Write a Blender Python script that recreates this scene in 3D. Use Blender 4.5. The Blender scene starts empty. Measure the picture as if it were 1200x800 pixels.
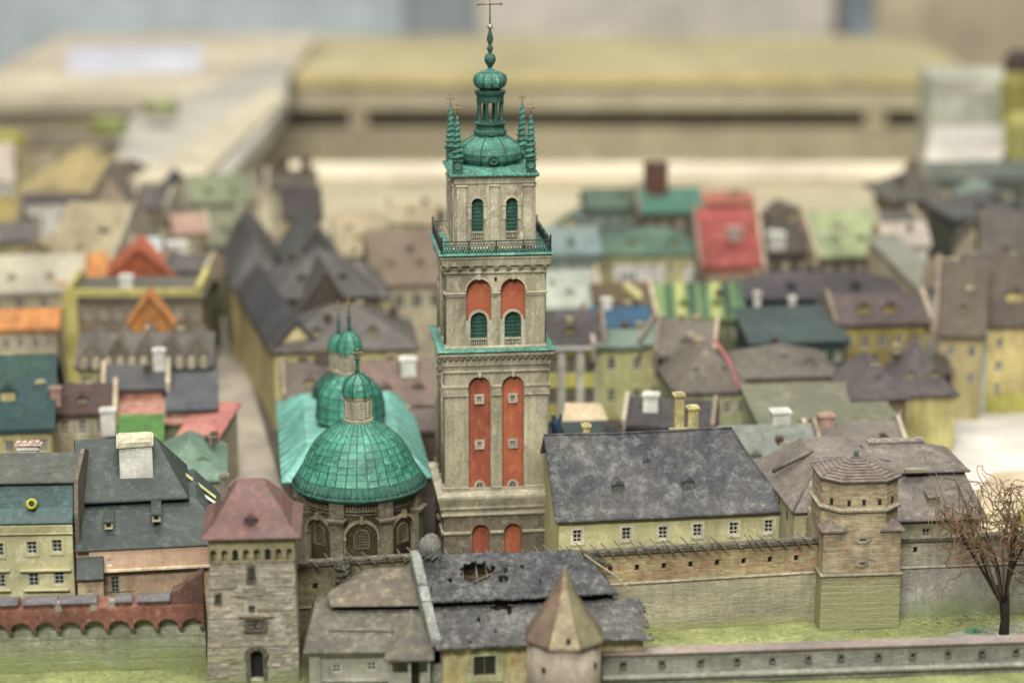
import bpy, bmesh, math, random
from math import sin, cos, tan, pi, radians as R, atan, atan2, sqrt, hypot
from mathutils import Vector, Matrix, noise
from mathutils.geometry import tessellate_polygon
random.seed(7)
SC = bpy.context.scene
COL = SC.collection
# ------------------------------------------------------------------ camera, world, lamps, exposure
H, PITCH, F = 9.3, R(14.0), 2600.0          # camera height, pitch, focal length in photo pixels (1200 wide)
cam = bpy.data.cameras.new('camera'); CAM = bpy.data.objects.new('camera', cam); COL.objects.link(CAM)
CAM.location = (0, 0, H); CAM.rotation_euler = (R(90) - PITCH, 0, 0)
cam.sensor_width = 36; cam.lens = F / 1200 * 36; cam.clip_start = .5; cam.clip_end = 600
cam.dof.use_dof = True; cam.dof.focus_distance = 25.7; cam.dof.aperture_fstop = cam.lens / 1000 / .365
cam.dof.aperture_blades = 0
SC.camera = CAM
W = bpy.data.worlds.new('World'); SC.world = W; W.use_nodes = True
bg = W.node_tree.nodes['Background']; bg.inputs[0].default_value = (.86, .94, 1.0, 1); bg.inputs[1].default_value = .16
def area(name, loc, target, sx, sy, power, col):
    l = bpy.data.lights.new(name, 'AREA'); l.shape = 'RECTANGLE'; l.size = sx; l.size_y = sy; l.energy = power; l.color = col
    o = bpy.data.objects.new(name, l); COL.objects.link(o); o.location = loc
    o.rotation_euler = (Vector(target) - Vector(loc)).to_track_quat('-Z', 'Y').to_euler(); return o
area('key_or_fill_lamp', (6, 12, 34), (0, 29, 0), 16, 10, 15500, (1, .96, .88))
area('key_or_fill_lamp', (-7, -8, 30), (0, 28, 0), 16, 8, 22500, (1, .97, .9))  # unseen front fill, added to brighten the building fronts
area('key_or_fill_lamp', (-8, 31, 38), (0, 43, 0), 22, 12, 11000, (1, .97, .9))  # unseen lamp, set forward of the rim to brighten it and the rear facades
area('key_or_fill_lamp', (0, 58, 44), (0, 80, 0), 50, 12, 29000, (1, .97, .9))  # unseen lamp, placed to brighten the front of the display case
area('key_or_fill_lamp', (0, 118, 44), (0, 150, 5), 90, 8, 52000, (1, .98, .94))  # unseen lamp, added to wash the room wall brighter
SC.view_settings.view_transform = 'Standard'; SC.view_settings.look = 'None'; SC.view_settings.exposure = 0.0; SC.view_settings.gamma = 1
SC.cycles.use_denoising = True; SC.cycles.max_bounces = 5; SC.cycles.diffuse_bounces = 3
# ------------------------------------------------------------------ photo pixel -> place
CP, SP = cos(PITCH), sin(PITCH)
def dep(v): return PITCH + atan((v - 400) / F)
def zat(v, Y): return H - Y * tan(dep(v))
def yat(v, Z): return (H - Z) / tan(dep(v))
def dax(Y, Z): return Y * CP + (H - Z) * SP
def xat(u, Y, Z): return (u - 600) / F * dax(Y, Z)
def on(u, v, Z): Y = yat(v, Z); return Vector((xat(u, Y, Z), Y, Z))
def at(u, v, Y): Z = zat(v, Y); return Vector((xat(u, Y, Z), Y, Z))
SAT = .80
def lin(h):
    h = h.lstrip('#'); c = [int(h[i:i+2], 16) / 255 for i in (0, 2, 4)]; g_ = .3*c[0] + .55*c[1] + .15*c[2]; c = [g_ + (x - g_)*SAT for x in c]
    return tuple((x / 12.92 if x <= .04045 else ((x + .055) / 1.055) ** 2.4) for x in c) + (1,)
# ------------------------------------------------------------------ materials
MATS = {}
def paint(c1, c2=None, c3=None, s=2.2, bump=.25, rough=.75, streak=1.0, speck=.25, fine=45, metal=0, low=None, wet=0):
    """brush-painted, weathered model surface: two tones in big patches, a third in smaller ones, fine dark specks, relief"""
    key = (c1, c2, c3, s, bump, rough, streak, speck, fine, metal, low, wet)
    if key in MATS: return MATS[key]
    m = bpy.data.materials.new('paint'); m.use_nodes = True; nt = m.node_tree; N = nt.nodes; L = nt.links
    b = N['Principled BSDF']; b.inputs['Roughness'].default_value = rough; b.inputs['Metallic'].default_value = metal
    b.inputs['Specular IOR Level'].default_value = .35
    g = N.new('ShaderNodeNewGeometry'); mp = N.new('ShaderNodeMapping'); mp.inputs['Scale'].default_value = (1, 1, streak)
    off = random.Random(str(key)).random() * 50; mp.inputs['Location'].default_value = (off, off * .7, 0)
    L.new(g.outputs['Position'], mp.inputs['Vector'])
    def nz(scale, det=6, ro=.6, dist=0):
        n = N.new('ShaderNodeTexNoise'); n.inputs['Scale'].default_value = scale; n.inputs['Detail'].default_value = det
        n.inputs['Roughness'].default_value = ro; n.inputs['Distortion'].default_value = dist; L.new(mp.outputs[0], n.inputs['Vector']); return n.outputs[0]
    def ramp(x, a, bb):
        r = N.new('ShaderNodeMapRange'); r.inputs['From Min'].default_value = a; r.inputs['From Max'].default_value = bb
        L.new(x, r.inputs['Value']); return r.outputs[0]
    def mix(f, a, bb, mode='MIX'):
        x = N.new('ShaderNodeMix'); x.data_type = 'RGBA'; x.blend_type = mode
        if isinstance(f, float): x.inputs[0].default_value = f
        else: L.new(f, x.inputs[0])
        for s_, val in ((6, a), (7, bb)):
            if isinstance(val, tuple): x.inputs[s_].default_value = val
            else: L.new(val, x.inputs[s_])
        return x.outputs[2]
    A = lin(c1); B = lin(c2) if c2 else tuple(x * .72 for x in A[:3]) + (1,)
    C3 = lin(c3) if c3 else tuple(min(1, x * 1.25) for x in A[:3]) + (1,)
    c = mix(ramp(nz(s, 6, .68, .12), .40, .62), A, B)
    c = mix(ramp(nz(s * 4, 8, .74, .1), .50, .66), c, C3)
    big = ramp(nz(s*.55, 4, .6, .3), .34, .68); c = mix(1.0, c, mix(big, (.72, .71, .72, 1), (1.16, 1.15, 1.12, 1)), 'MULTIPLY')
    m3 = N.new('ShaderNodeMapping'); m3.inputs['Scale'].default_value = (1, 1, .12); L.new(mp.outputs[0], m3.inputs['Vector'])
    sn = N.new('ShaderNodeTexNoise'); sn.inputs['Scale'].default_value = 11; sn.inputs['Detail'].default_value = 5; sn.inputs['Roughness'].default_value = .7; L.new(m3.outputs[0], sn.inputs['Vector'])
    k3 = min(1, speck*3); c = mix(1.0, c, mix(ramp(sn.outputs[0], .36, .64), (1-.26*k3, 1-.27*k3, 1-.30*k3, 1), (1+.08*k3, 1+.08*k3, 1+.08*k3, 1)), 'MULTIPLY')
    if low:   # a tide mark of moss or paint rising from the foot
        sx = N.new('ShaderNodeSeparateXYZ'); L.new(g.outputs['Position'], sx.inputs[0])
        ad = N.new('ShaderNodeMath'); ad.operation = 'MULTIPLY_ADD'; L.new(nz(3, 4), ad.inputs[0]); ad.inputs[1].default_value = -.55
        L.new(sx.outputs[2], ad.inputs[2])
        mk = ramp(ad.outputs[0], low[1]-.22, low[1] - .48); ms = N.new('ShaderNodeMath'); ms.operation = 'MULTIPLY'; L.new(mk, ms.inputs[0]); L.new(ramp(nz(4.5, 6, .7), .18, .46), ms.inputs[1]); c = mix(ms.outputs[0], c, lin(low[0]))
    f1 = nz(fine, 4, .7)
    if speck: 
        dk = mix(ramp(f1, .5, .72), (1, 1, 1, 1), (1 - speck * 1.6, 1 - speck * 1.6, 1 - speck * 1.5, 1)); c = mix(1.0, c, dk, 'MULTIPLY')
        sp2 = ramp(nz(s * 7, 5, .75), .60, .74); c = mix(sp2, c, mix(.55, c, (.03, .028, .022, 1)))
    L.new(c, b.inputs['Base Color'])
    if bump:
        bm = N.new('ShaderNodeBump'); bm.inputs['Strength'].default_value = bump; bm.inputs['Distance'].default_value = .05
        ma = N.new('ShaderNodeMath'); ma.operation = 'ADD'; L.new(nz(s * 5, 6, .7), ma.inputs[0]); 
        mu = N.new('ShaderNodeMath'); mu.operation = 'MULTIPLY'; mu.inputs[1].default_value = .5; L.new(f1, mu.inputs[0]); L.new(mu.outputs[0], ma.inputs[1])
        L.new(ma.outputs[0], bm.inputs['Height']); L.new(bm.outputs[0], b.inputs['Normal'])
    MATS[key] = m; return m
def courses(c1, c2, c3, low=None, pitch=26, bump=.6, grout='#5a5442'):
    """scribed stone courses: horizontal wavering lines under patchy paint"""
    key = ('courses', c1, c2, c3, low, pitch, bump, grout)
    if key in MATS: return MATS[key]
    m0 = paint(c1, c2, c3, s=2.4, bump=bump, streak=2.5, speck=.35, low=low); m = m0.copy(); nt = m.node_tree; N = nt.nodes; L = nt.links
    b = N['Principled BSDF']; g = [n for n in N if n.type == 'NEW_GEOMETRY'][0]
    wv = N.new('ShaderNodeTexWave'); wv.wave_type = 'BANDS'; wv.bands_direction = 'Z'; wv.wave_profile = 'SAW'
    wv.inputs['Scale'].default_value = pitch / 6.28 ; wv.inputs['Distortion'].default_value = 1.6; wv.inputs['Detail'].default_value = 3; wv.inputs['Detail Scale'].default_value = .8
    L.new(g.outputs['Position'], wv.inputs['Vector'])
    r = N.new('ShaderNodeMapRange'); r.inputs['From Min'].default_value = .82; r.inputs['From Max'].default_value = 1; L.new(wv.outputs['Fac'], r.inputs['Value'])
    nn = N.new('ShaderNodeTexNoise'); nn.inputs['Scale'].default_value = 6; L.new(g.outputs['Position'], nn.inputs['Vector'])
    mm = N.new('ShaderNodeMath'); mm.operation = 'MULTIPLY'; L.new(r.outputs[0], mm.inputs[0]); L.new(nn.outputs[0], mm.inputs[1])
    old = b.inputs['Base Color'].links[0].from_socket
    x = N.new('ShaderNodeMix'); x.data_type = 'RGBA'; mc = N.new('ShaderNodeMath'); mc.operation = 'MULTIPLY'; mc.inputs[1].default_value = 1.7; mc.use_clamp = True; L.new(mm.outputs[0], mc.inputs[0]); L.new(mc.outputs[0], x.inputs[0]); L.new(old, x.inputs[6]); x.inputs[7].default_value = lin(grout)
    L.new(x.outputs[2], b.inputs['Base Color'])
    bm = [n for n in N if n.type == 'BUMP'][0]; b2 = N.new('ShaderNodeBump'); b2.inputs['Strength'].default_value = .7; b2.inputs['Distance'].default_value = .03; b2.invert = True
    L.new(r.outputs[0], b2.inputs['Height']); L.new(bm.outputs[0], b2.inputs['Normal']); L.new(b2.outputs[0], b.inputs['Normal'])
    MATS[key] = m; return m
def plain(c, rough=.8, metal=0):
    key = ('plain', c, rough, metal)
    if key in MATS: return MATS[key]
    m = bpy.data.materials.new('plain'); m.use_nodes = True; b = m.node_tree.nodes['Principled BSDF']
    b.inputs['Base Color'].default_value = lin(c); b.inputs['Roughness'].default_value = rough; b.inputs['Metallic'].default_value = metal
    MATS[key] = m; return m
# ------------------------------------------------------------------ mesh builder
class MB:
    def __init__(s): s.v = []; s.f = []; s.sm = []; s.M = Matrix.Identity(4)
    def add(s, vs, fs, smooth=False):
        n = len(s.v); s.v += [tuple(s.M @ Vector(p)) for p in vs]; s.f += [tuple(i + n for i in f) for f in fs]; s.sm += [smooth] * len(fs); return s
    def box(s, x0, x1, y0, y1, z0, z1, jit=0):
        vs = [(x, y, z) for z in (z0, z1) for y in (y0, y1) for x in (x0, x1)]
        if jit: vs = [tuple(c + random.uniform(-jit, jit) for c in p) for p in vs]
        return s.add(vs, [(0, 2, 3, 1), (4, 5, 7, 6), (0, 1, 5, 4), (2, 6, 7, 3), (0, 4, 6, 2), (1, 3, 7, 5)])
    def loft(s, rings, cap0=True, cap1=True, smooth=False):
        n = len(rings[0]); vs = [p for r in rings for p in r]; fs = []
        for k in range(len(rings) - 1):
            for i in range(n): j = (i + 1) % n; fs.append((k*n+i, k*n+j, (k+1)*n+j, (k+1)*n+i))
        if cap0: fs.append(tuple(range(n))[::-1])
        if cap1: fs.append(tuple((len(rings)-1)*n+i for i in range(n)))
        return s.add(vs, fs, smooth)
    def rects(s, rr, **k):   # rr: (x0,x1,y0,y1,z)
        return s.loft([[(a, c, z), (b, c, z), (b, d, z), (a, d, z)] for a, b, c, d, z in rr], **k)
    def squares(s, hz, **k): return s.rects([(-h, h, -h, h, z) for h, z in hz], **k)
    def lathe(s, prof, n=16, cx=0, cy=0, smooth=True, ph=0, cap0=True, cap1=True, sq=None):
        return s.loft([[(cx + r * cos(ph + 2*pi*i/n), cy + r * sin(ph + 2*pi*i/n), z) for i in range(n)] for r, z in prof], smooth=smooth, cap0=cap0, cap1=cap1)
    def slab(s, outer, holes, y0, t):   # polygons in x,z extruded back from y0
        loops = [outer] + list(holes); flat = [p for l in loops for p in l]
        tri = tessellate_polygon([[Vector((p[0], p[1], 0)) for p in l] for l in loops])
        n = len(flat); vs = [(p[0], y0, p[1]) for p in flat] + [(p[0], y0 + t, p[1]) for p in flat]; fs = []
        for a, b, c in tri:
            A, B, C_ = flat[a], flat[b], flat[c]
            ar = (B[0]-A[0])*(C_[1]-A[1]) - (C_[0]-A[0])*(B[1]-A[1])
            if abs(ar) < 1e-10: continue
            if ar < 0: b, c = c, b
            fs.append((a, b, c)); fs.append((a + n, c + n, b + n))
        k = 0
        for li, l in enumerate(loops):
            m = len(l); ar = sum(l[i][0]*l[(i+1) % m][1] - l[(i+1) % m][0]*l[i][1] for i in range(m))
            fl = (ar < 0) != (li > 0)
            for i in range(m):
                j = (i + 1) % m; q = (k+i, k+i+n, k+j+n, k+j); fs.append(q if not fl else q[::-1])
            k += m
        return s.add(vs, fs)
    def tube(s, pts, r0, r1=None, n=5, smooth=True):
        r1 = r0 if r1 is None else r1; rings = []; m = len(pts); pts = [Vector(p) for p in pts]
        for i, p in enumerate(pts):
            d = (pts[min(i+1, m-1)] - pts[max(i-1, 0)]).normalized(); a = d.orthogonal().normalized() if i == 0 else (ax - d * ax.dot(d)).normalized()
            ax = a; b = d.cross(a); r = r0 + (r1 - r0) * i / (m - 1)
            rings.append([tuple(p + a * r * cos(2*pi*k/n) + b * r * sin(2*pi*k/n)) for k in range(n)])
        return s.loft(rings, smooth=smooth)
    def ball(s, c, r, n=10, k=6, sz=1):
        return s.lathe([(max(1e-4, r * sin(pi*i/k)), c[2] - r * sz * cos(pi*i/k)) for i in range(k+1)], n, c[0], c[1])
    def build(s, name, mat, parent=None, bevel=0, sol=0):
        me = bpy.data.meshes.new(name); me.from_pydata(s.v, [], s.f); me.update()
        for p, q in zip(me.polygons, s.sm): p.use_smooth = q
        me.materials.append(mat); o = bpy.data.objects.new(name, me); COL.objects.link(o); o.parent = parent
        if bevel:
            b = o.modifiers.new('bevel', 'BEVEL'); b.width = bevel; b.segments = 1; b.limit_method = 'ANGLE'; b.angle_limit = R(40)
        if sol: m = o.modifiers.new('solid', 'SOLIDIFY'); m.thickness = sol; m.offset = -1
        return o
def tag(o, label=None, cat=None, group=None, kind=None):
    for k, v in (('label', label), ('category', cat), ('group', group), ('kind', kind)):
        if v: o[k] = v
    return o
def thing(name, label, cat, loc, rz=0, group=None):
    o = bpy.data.objects.new(name, None); COL.objects.link(o); o.location = loc; o.rotation_euler = (0, 0, rz); o.empty_display_size = .2
    return tag(o, label, cat, group)
def dup(o, parent, loc=None, rz=None):
    c = o.copy(); COL.objects.link(c); c.parent = parent
    if loc is not None: c.location = loc
    if rz is not None: c.rotation_euler = (0, 0, rz)
    for ch in o.children: dup(ch, c)
    return c
def arch(cx, z0, z1, w, n=10):
    r = w / 2; return [(cx - r, z0), (cx + r, z0)] + [(cx + r * cos(pi*i/n), z1 - r + r * sin(pi*i/n)) for i in range(n + 1)]
def rect(cx, cz, w, h): return [(cx-w/2, cz-h/2), (cx+w/2, cz-h/2), (cx+w/2, cz+h/2), (cx-w/2, cz+h/2)]
DARK = plain('#1b1c17', .5)
def window(parent, cx, cz, w, h, y, frame, cols=2, rows=3, surround=None, sill=False, arched=False, t=.012, pane=None, mr=Matrix.Identity(4)):
    """window set in an opening whose outer face is at y: muntins, dark pane, optional proud surround"""
    top = arch(cx, cz-h/2, cz+h/2, w) if arched else rect(cx, cz, w, h)
    fw = .013; m = MB(); m.M = mr; ix = w/2 - fw
    inner = arch(cx, cz-h/2+fw, cz+h/2-fw, w-2*fw) if arched else rect(cx, cz, w-2*fw, h-2*fw)
    m.slab(top, [inner], y + .012, .014)
    for i in range(1, cols): x = cx - w/2 + w*i/cols; m.box(x-.005, x+.005, y+.014, y+.024, cz-h/2+fw, cz+h/2-fw)
    for i in range(1, rows):
        z = cz - h/2 + h*i/rows; m.box(cx-ix, cx+ix, y+.015, y+.023, z-.005, z+.005)
    o = m.build('window', frame, parent)
    p = MB(); p.M = mr; p.add([(x, y + .03, z) for x, z in top], [tuple(range(len(top)))]); p.build('pane', pane or DARK, o)
    if surround:
        sw = .028; q = MB(); q.M = mr
        out = arch(cx, cz-h/2-.001, cz+h/2+sw, w+2*sw) if arched else rect(cx, cz, w+2*sw, h+2*sw)
        hole = arch(cx, cz-h/2, cz+h/2, w) if arched else rect(cx, cz, w, h)
        if arched:
            out = [(cx-w/2-sw, cz-h/2), (cx-w/2, cz-h/2)] + list(reversed(arch(cx, cz-h/2, cz+h/2, w)[2:])) + [(cx+w/2, cz-h/2), (cx+w/2+sw, cz-h/2)] + arch(cx, cz-h/2, cz+h/2+sw, w+2*sw)[2:]
            q.slab(out, [], y - t, t - .002)
        else: q.slab(out, [hole], y - t, t - .002)
        q.build('surround', surround, o)
    if sill:
        q = MB(); q.M = mr; q.box(cx-w/2-.035, cx+w/2+.035, y-.035, y-.001, cz-h/2-.05, cz-h/2-.03); q.build('sill', surround or frame, o)
    return o
# ------------------------------------------------------------------ palette
STONE = paint('#a19b80', '#857e64', '#b5af95', s=2.5, bump=.3, speck=.28, streak=.5)
STONE2 = paint('#aaa389', '#8f886f', '#bdb69d', s=4, bump=.25, speck=.25)
STONED = paint('#6d6552', '#544d3f', '#857c66', s=4, bump=.4, speck=.4)
RED = paint('#a4512f', '#93442c', '#b3613f', s=3, bump=.15, speck=.14, streak=.4)
COPPER = paint('#357f6c', '#25604f', '#6aa797', s=8, bump=.5, rough=.5, speck=.5)
COPPERD = paint('#1f5546', '#173f37', '#3a7a68', s=9, bump=.4, rough=.45, speck=.4)
COPPERL = paint('#4b9280', '#367a69', '#84b9ab', s=5, bump=.3, rough=.55, speck=.2)
DOME = paint('#2f836a', '#206450', '#55a38c', s=3.5, bump=.3, rough=.42, speck=.22)
DOME2 = paint('#388f74', '#26735c', '#5cab92', s=4, bump=.3, rough=.42, speck=.22)
SEAM = paint('#1b4f3f', '#133a2f', '#327561', s=9, bump=.3, speck=.3)
GILT = paint('#8a713d', '#5d4a2a', '#b39a60', s=20, bump=.2, rough=.4, metal=.4)
IRON = paint('#2c3a38', '#1f2726', '#43564f', s=20, bump=.2, rough=.55)
SHUT = paint('#2c5f4e', '#1d4539', '#46796a', s=14, bump=.3, speck=.3)
# ------------------------------------------------------------------ the setting
def struct(name, mb, mat): return tag(mb.build(name, mat), kind='structure')
GROUND = paint('#4f4a3d', '#433e33', '#625c4d', s=.9, bump=.25, speck=.15)  # brown darkened so the gaps between buildings read as shadow
g = MB(); g.add([(-40, 25.2, 0), (40, 25.2, 0), (40, 52.5, 0), (-40, 52.5, 0)], [(0, 1, 2, 3)]); struct('ground', g, GROUND)
g = MB(); g.add([(-40, 42, .006), (40, 42, .006), (40, 52.6, .006), (-40, 52.6, .006)], [(0, 1, 2, 3)]); struct('board_floor', g, paint('#a69c7e', '#998f72', '#b0a788', s=.7, bump=.1, speck=.08))
PLAZA = paint('#bdbab1', '#b0ada3', '#c8c6be', s=.8, bump=.1, speck=.06)
g = MB(); g.add([on(1098, 600, .004), on(1300, 600, .004), on(1300, 470, .004), on(1086, 470, .004)], [(0, 1, 2, 3)]); struct('plaza', g, PLAZA)
SAND = paint('#b0a07e', '#b8a989', '#a2906d', s=1.2, bump=.15, speck=.1)
g = MB(); g.add([on(1100, 690, .008), on(1300, 690, .008), on(1300, 545, .008), on(1165, 553, .008), on(1120, 600, .008)], [(0, 1, 2, 3, 4)]); struct('path', g, SAND)
ROAD = paint('#999080', '#857c6c', '#a8a090', s=1.2, bump=.2, speck=.12)
g = MB(); g.add([on(252, 600, .004), on(338, 600, .004), on(252, 300, .004), on(236, 300, .004)], [(0, 1, 2, 3)]); struct('road', g, ROAD)
# mown moat of green flock, one gently uneven sheet
GRASS = paint('#8a9456', '#9ea862', '#6f7844', s=2.8, bump=.7, speck=.35, fine=70, rough=.95)
g = MB(); nx, ny = 150, 60
def gh(x, y): return .018 * noise.noise(Vector((x*1.6, y*1.6, 0))) + .006 * noise.noise(Vector((x*9, y*9, 3)))
g.add([(-9 + 18*i/nx, 19.5 + 5.7*j/ny, gh(-9 + 18*i/nx, 19.5 + 5.7*j/ny)) for j in range(ny+1) for i in range(nx+1)],
      [(j*(nx+1)+i, j*(nx+1)+i+1, (j+1)*(nx+1)+i+1, (j+1)*(nx+1)+i) for j in range(ny) for i in range(nx)], True)
struct('lawn', g, GRASS)
PEB = paint('#9aa08a', '#8c9178', '#b2b5a2', s=5, bump=.8, speck=.4)
g = MB(); g.add([(-.8, 19.5, .035), (9, 19.5, .035), (9, 22.05, .035), (-.8, 21.3, .035)], [(0, 1, 2, 3)]); struct('gravel_path', g, PEB)
g = MB(); a = on(1092, 738, .03)
pth = [on(1040, 765, .045), on(1210, 752, .045), on(1210, 727, .045), on(1130, 737, .045)]
g.add(pth, [(0, 1, 2, 3)]); struct('footpath', g, PEB)
# grass flock tufts (stuff)
def tufts(name, spots, mat, hgt=.02):
    m = MB()
    for x, y, z in spots:
        a = random.random()*6.3; h = hgt*random.uniform(.5, 1.4); w = .006
        m.add([(x-w*cos(a), y-w*sin(a), z-.004), (x+w*cos(a), y+w*sin(a), z-.004), (x+random.uniform(-1,1)*h*.6, y+random.uniform(-1,1)*h*.6, z+h)], [(0, 1, 2)])
    o = m.build(name, mat); return tag(o, 'short green flock grass covering the moat strip', 'grass', kind='stuff')
sp = []
for _ in range(24000):
    x, y = random.uniform(-6, 7), random.uniform(21.8, 24.2)
    if noise.noise(Vector((x*1.3, y*2.2, 7))) > -.12: sp.append((x, y, gh(x, y)))
tufts('grass', sp, paint('#8c9c5e', '#a3ad70', '#6f7d45', s=6, bump=0, speck=.2, rough=.95))
# ------------------------------------------------------------------ bell tower
TA = R(6.6); TY = 26.65
tw = thing('bell_tower', 'tall square stone bell tower with green copper spire and red arched niches', 'tower', (xat(575, TY, 3), TY, 0), TA)
def TZ(v, hw): return zat(v, TY - hw)
def side_mats(): return [Matrix.Rotation(k * pi/2, 4, 'Z') for k in (0, 3, 1, 2)]   # front, left, right, back
SM = side_mats()
def facade(name, hw, z0, z1, holes, t, mat, mats=SM):
    for k, M in enumerate(mats):
        e = hw if k in (0, 3) else hw - t - .0005
        m = MB(); m.M = M; m.slab([(-e, z0), (e, z0), (e, z1), (-e, z1)], holes, -hw, t); m.build(name, mat, tw, bevel=.004)
def core(hw, z0, z1, mat): MB().squares([(hw, z0), (hw, z1)]).build('niche_wall', mat, tw)
def mould(name, hz, mat): return MB().squares(hz).build(name, mat, tw, bevel=.004)
def onsides(f, sides=(0, 1, 2)):
    for k in sides: f(SM[k], k)
U = 1/97.
# base storey
hb = .655
z0, zb = .0, TZ(600, .66)
zn0, zn1 = .35, TZ(614, hb)
holes = [arch(-.20, .02, zn1, .215), arch(.20, .02, zn1, .215)]
BST = paint('#6f6552', '#5f5645', '#8d846e', s=3, bump=.4, speck=.4); facade('base_wall', hb, 0, zb + .0, holes, .07, BST); core(hb - .07, 0, zb, RED)
zl = TZ(622, hb)
for k in (0, 1, 2):
    for x0, x1 in ((-hb-.03, -.315), (-.085, .085), (.315, hb+.03)):
        m = MB(); m.M = SM[k]; m.box(x0, x1, -hb-.03, -hb-.001, zl-.022, zl+.012); m.build('string_course', STONE2, tw, bevel=.005)
    #
zt = TZ(579, .735)
mould('ledge', [(hb+.005, zb-.04), (hb+.03, zb-.03), (hb+.03, zb-.002), (hb+.015, zb), (hb+.015, zb+.05), (hb+.045, zb+.06), (hb+.045, zb+.09), (.70, zb+.1), (.735, zt-.05), (.735, zt-.015), (.70, zt-.003), (.64, zt+.02)], STONE2)
# tall storey
h1 = .632; z1a = zt + .0; z1b = TZ(431, h1)
W1, X1 = .268, .205
ztop1 = TZ(441, h1)
facade('wall', h1, z1a, z1b, [arch(-X1, z1a + .05, ztop1, W1, 14), arch(X1, z1a + .05, ztop1, W1, 14)], .06, STONE); core(h1-.06, z1a+.001, z1b, RED)
for k in (0, 1, 2):
    zc = TZ(456, h1)
    for x0, x1 in ((-h1-.022, -X1-W1/2-.005), (-X1+W1/2+.005, X1-W1/2-.005), (X1+W1/2+.005, h1+.022)):
        m = MB(); m.M = SM[k]; m.box(x0, x1, -h1-.03, -h1-.001, zc+.03, zc+.06); m.box(x0+.008, x1-.008, -h1-.018, -h1-.001, zc-.055, zc+.0299)
        m.box(x0+.002, x1-.002, -h1-.024, -h1-.001, zc-.078, zc-.056); m.build('capital', STONE2, tw, bevel=.005)
        m = MB(); m.M = SM[k]; m.box(x0, x1, -h1-.026, -h1-.001, z1a+.055, z1a+.075); m.box(x0+.005, x1-.005, -h1-.018, -h1-.001, z1a+.02, z1a+.054); m.build('pilaster_base', STONE2, tw, bevel=.005)
    for s_ in (-1, 1):
        q = MB(); q.M = SM[k]; q.box(s_*X1-.018, s_*X1+.018, -h1-.03, -h1+.0, ztop1-.005, ztop1+.055); q.build('keystone', STONE2, tw, bevel=.004)
FRM = paint('#a9a08f', '#8d8373', s=9, bump=.2, speck=.2)
yy = -(h1 - .06) - .032
for k in (0, 1, 2):
    for s_ in (-1, 1):
        for vv in (466, 519):
            zc = TZ(vv, h1 - .06); q = window(tw, s_*X1, zc, .062, .066, yy, FRM, 2, 2, surround=FRM, t=.006, mr=SM[k])
        zc = TZ(573, h1); window(tw, s_*X1, zc+.03, .085, .115, yy, FRM, 2, 3, surround=FRM, arched=True, mr=SM[k])
# cornice 2 and copper ledge
zc0 = z1b; zc1 = TZ(414, .70)
mould('cornice', [(h1+.008, zc0-.06), (h1+.02, zc0-.05), (h1+.02, zc0-.03), (h1+.005, zc0-.028), (h1+.012, zc0+.03), (h1+.03, zc0+.035), (h1+.03, zc1-.075), (.685, zc1-.05), (.70, zc1-.03), (.70, zc1)], STONE)
hm = .598
br = MB(); br.box(-.015, .015, -.05, 0, -.035, .03); 
def brackets(hw, z, n, size, mat, dep_=.045, name='bracket'):
    b0 = None
    for k in (0, 1, 2):
        for i in range(n):
            x = -hw + .03 + (2*hw - .06) * i/(n-1)
            if b0 is None:
                m = MB(); m.loft([[(-size/2, -dep_*.4, -size), (size/2, -dep_*.4, -size), (size/2, 0, -size), (-size/2, 0, -size)], [(-size/2, -dep_, -.004), (size/2, -dep_, -.004), (size/2, 0, -.004), (-size/2, 0, -.004)]])
                o = m.build(name, mat, tw); b0 = o
            else: o = dup(b0, tw)
            p = SM[k] @ Vector((x, -hw, z)); o.location = p; o.rotation_euler = (0, 0, {0: 0, 1: -pi/2, 2: pi/2}[k])
brackets(h1+.031, zc1-.052, 19, .034, STONE)
CPL = COPPERL
def copper_ledge(hin, hout, z, zin, name='copper_ledge'):
    o = mould(name, [(hout-.01, z), (hout, z+.004), (hout, z+.02), (hin, zin), (hin-.06, zin)], CPL)
    # folded sheet seams
    for k in (0, 1, 2):
        m = MB(); m.M = SM[k]
        for i in range(11):
            x = -hin + 2*hin*(i+.5)/11 + random.uniform(-.01, .01); x2 = x * hout/hin
            m.tube([(x, -hin, zin+.002), (x2, -hout, z+.022)], .004, n=4)
        m.build('standing_seam', COPPER, tw)
zl2 = TZ(413, .715); copper_ledge(hm, .715, zl2, zl2+.035)
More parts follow.
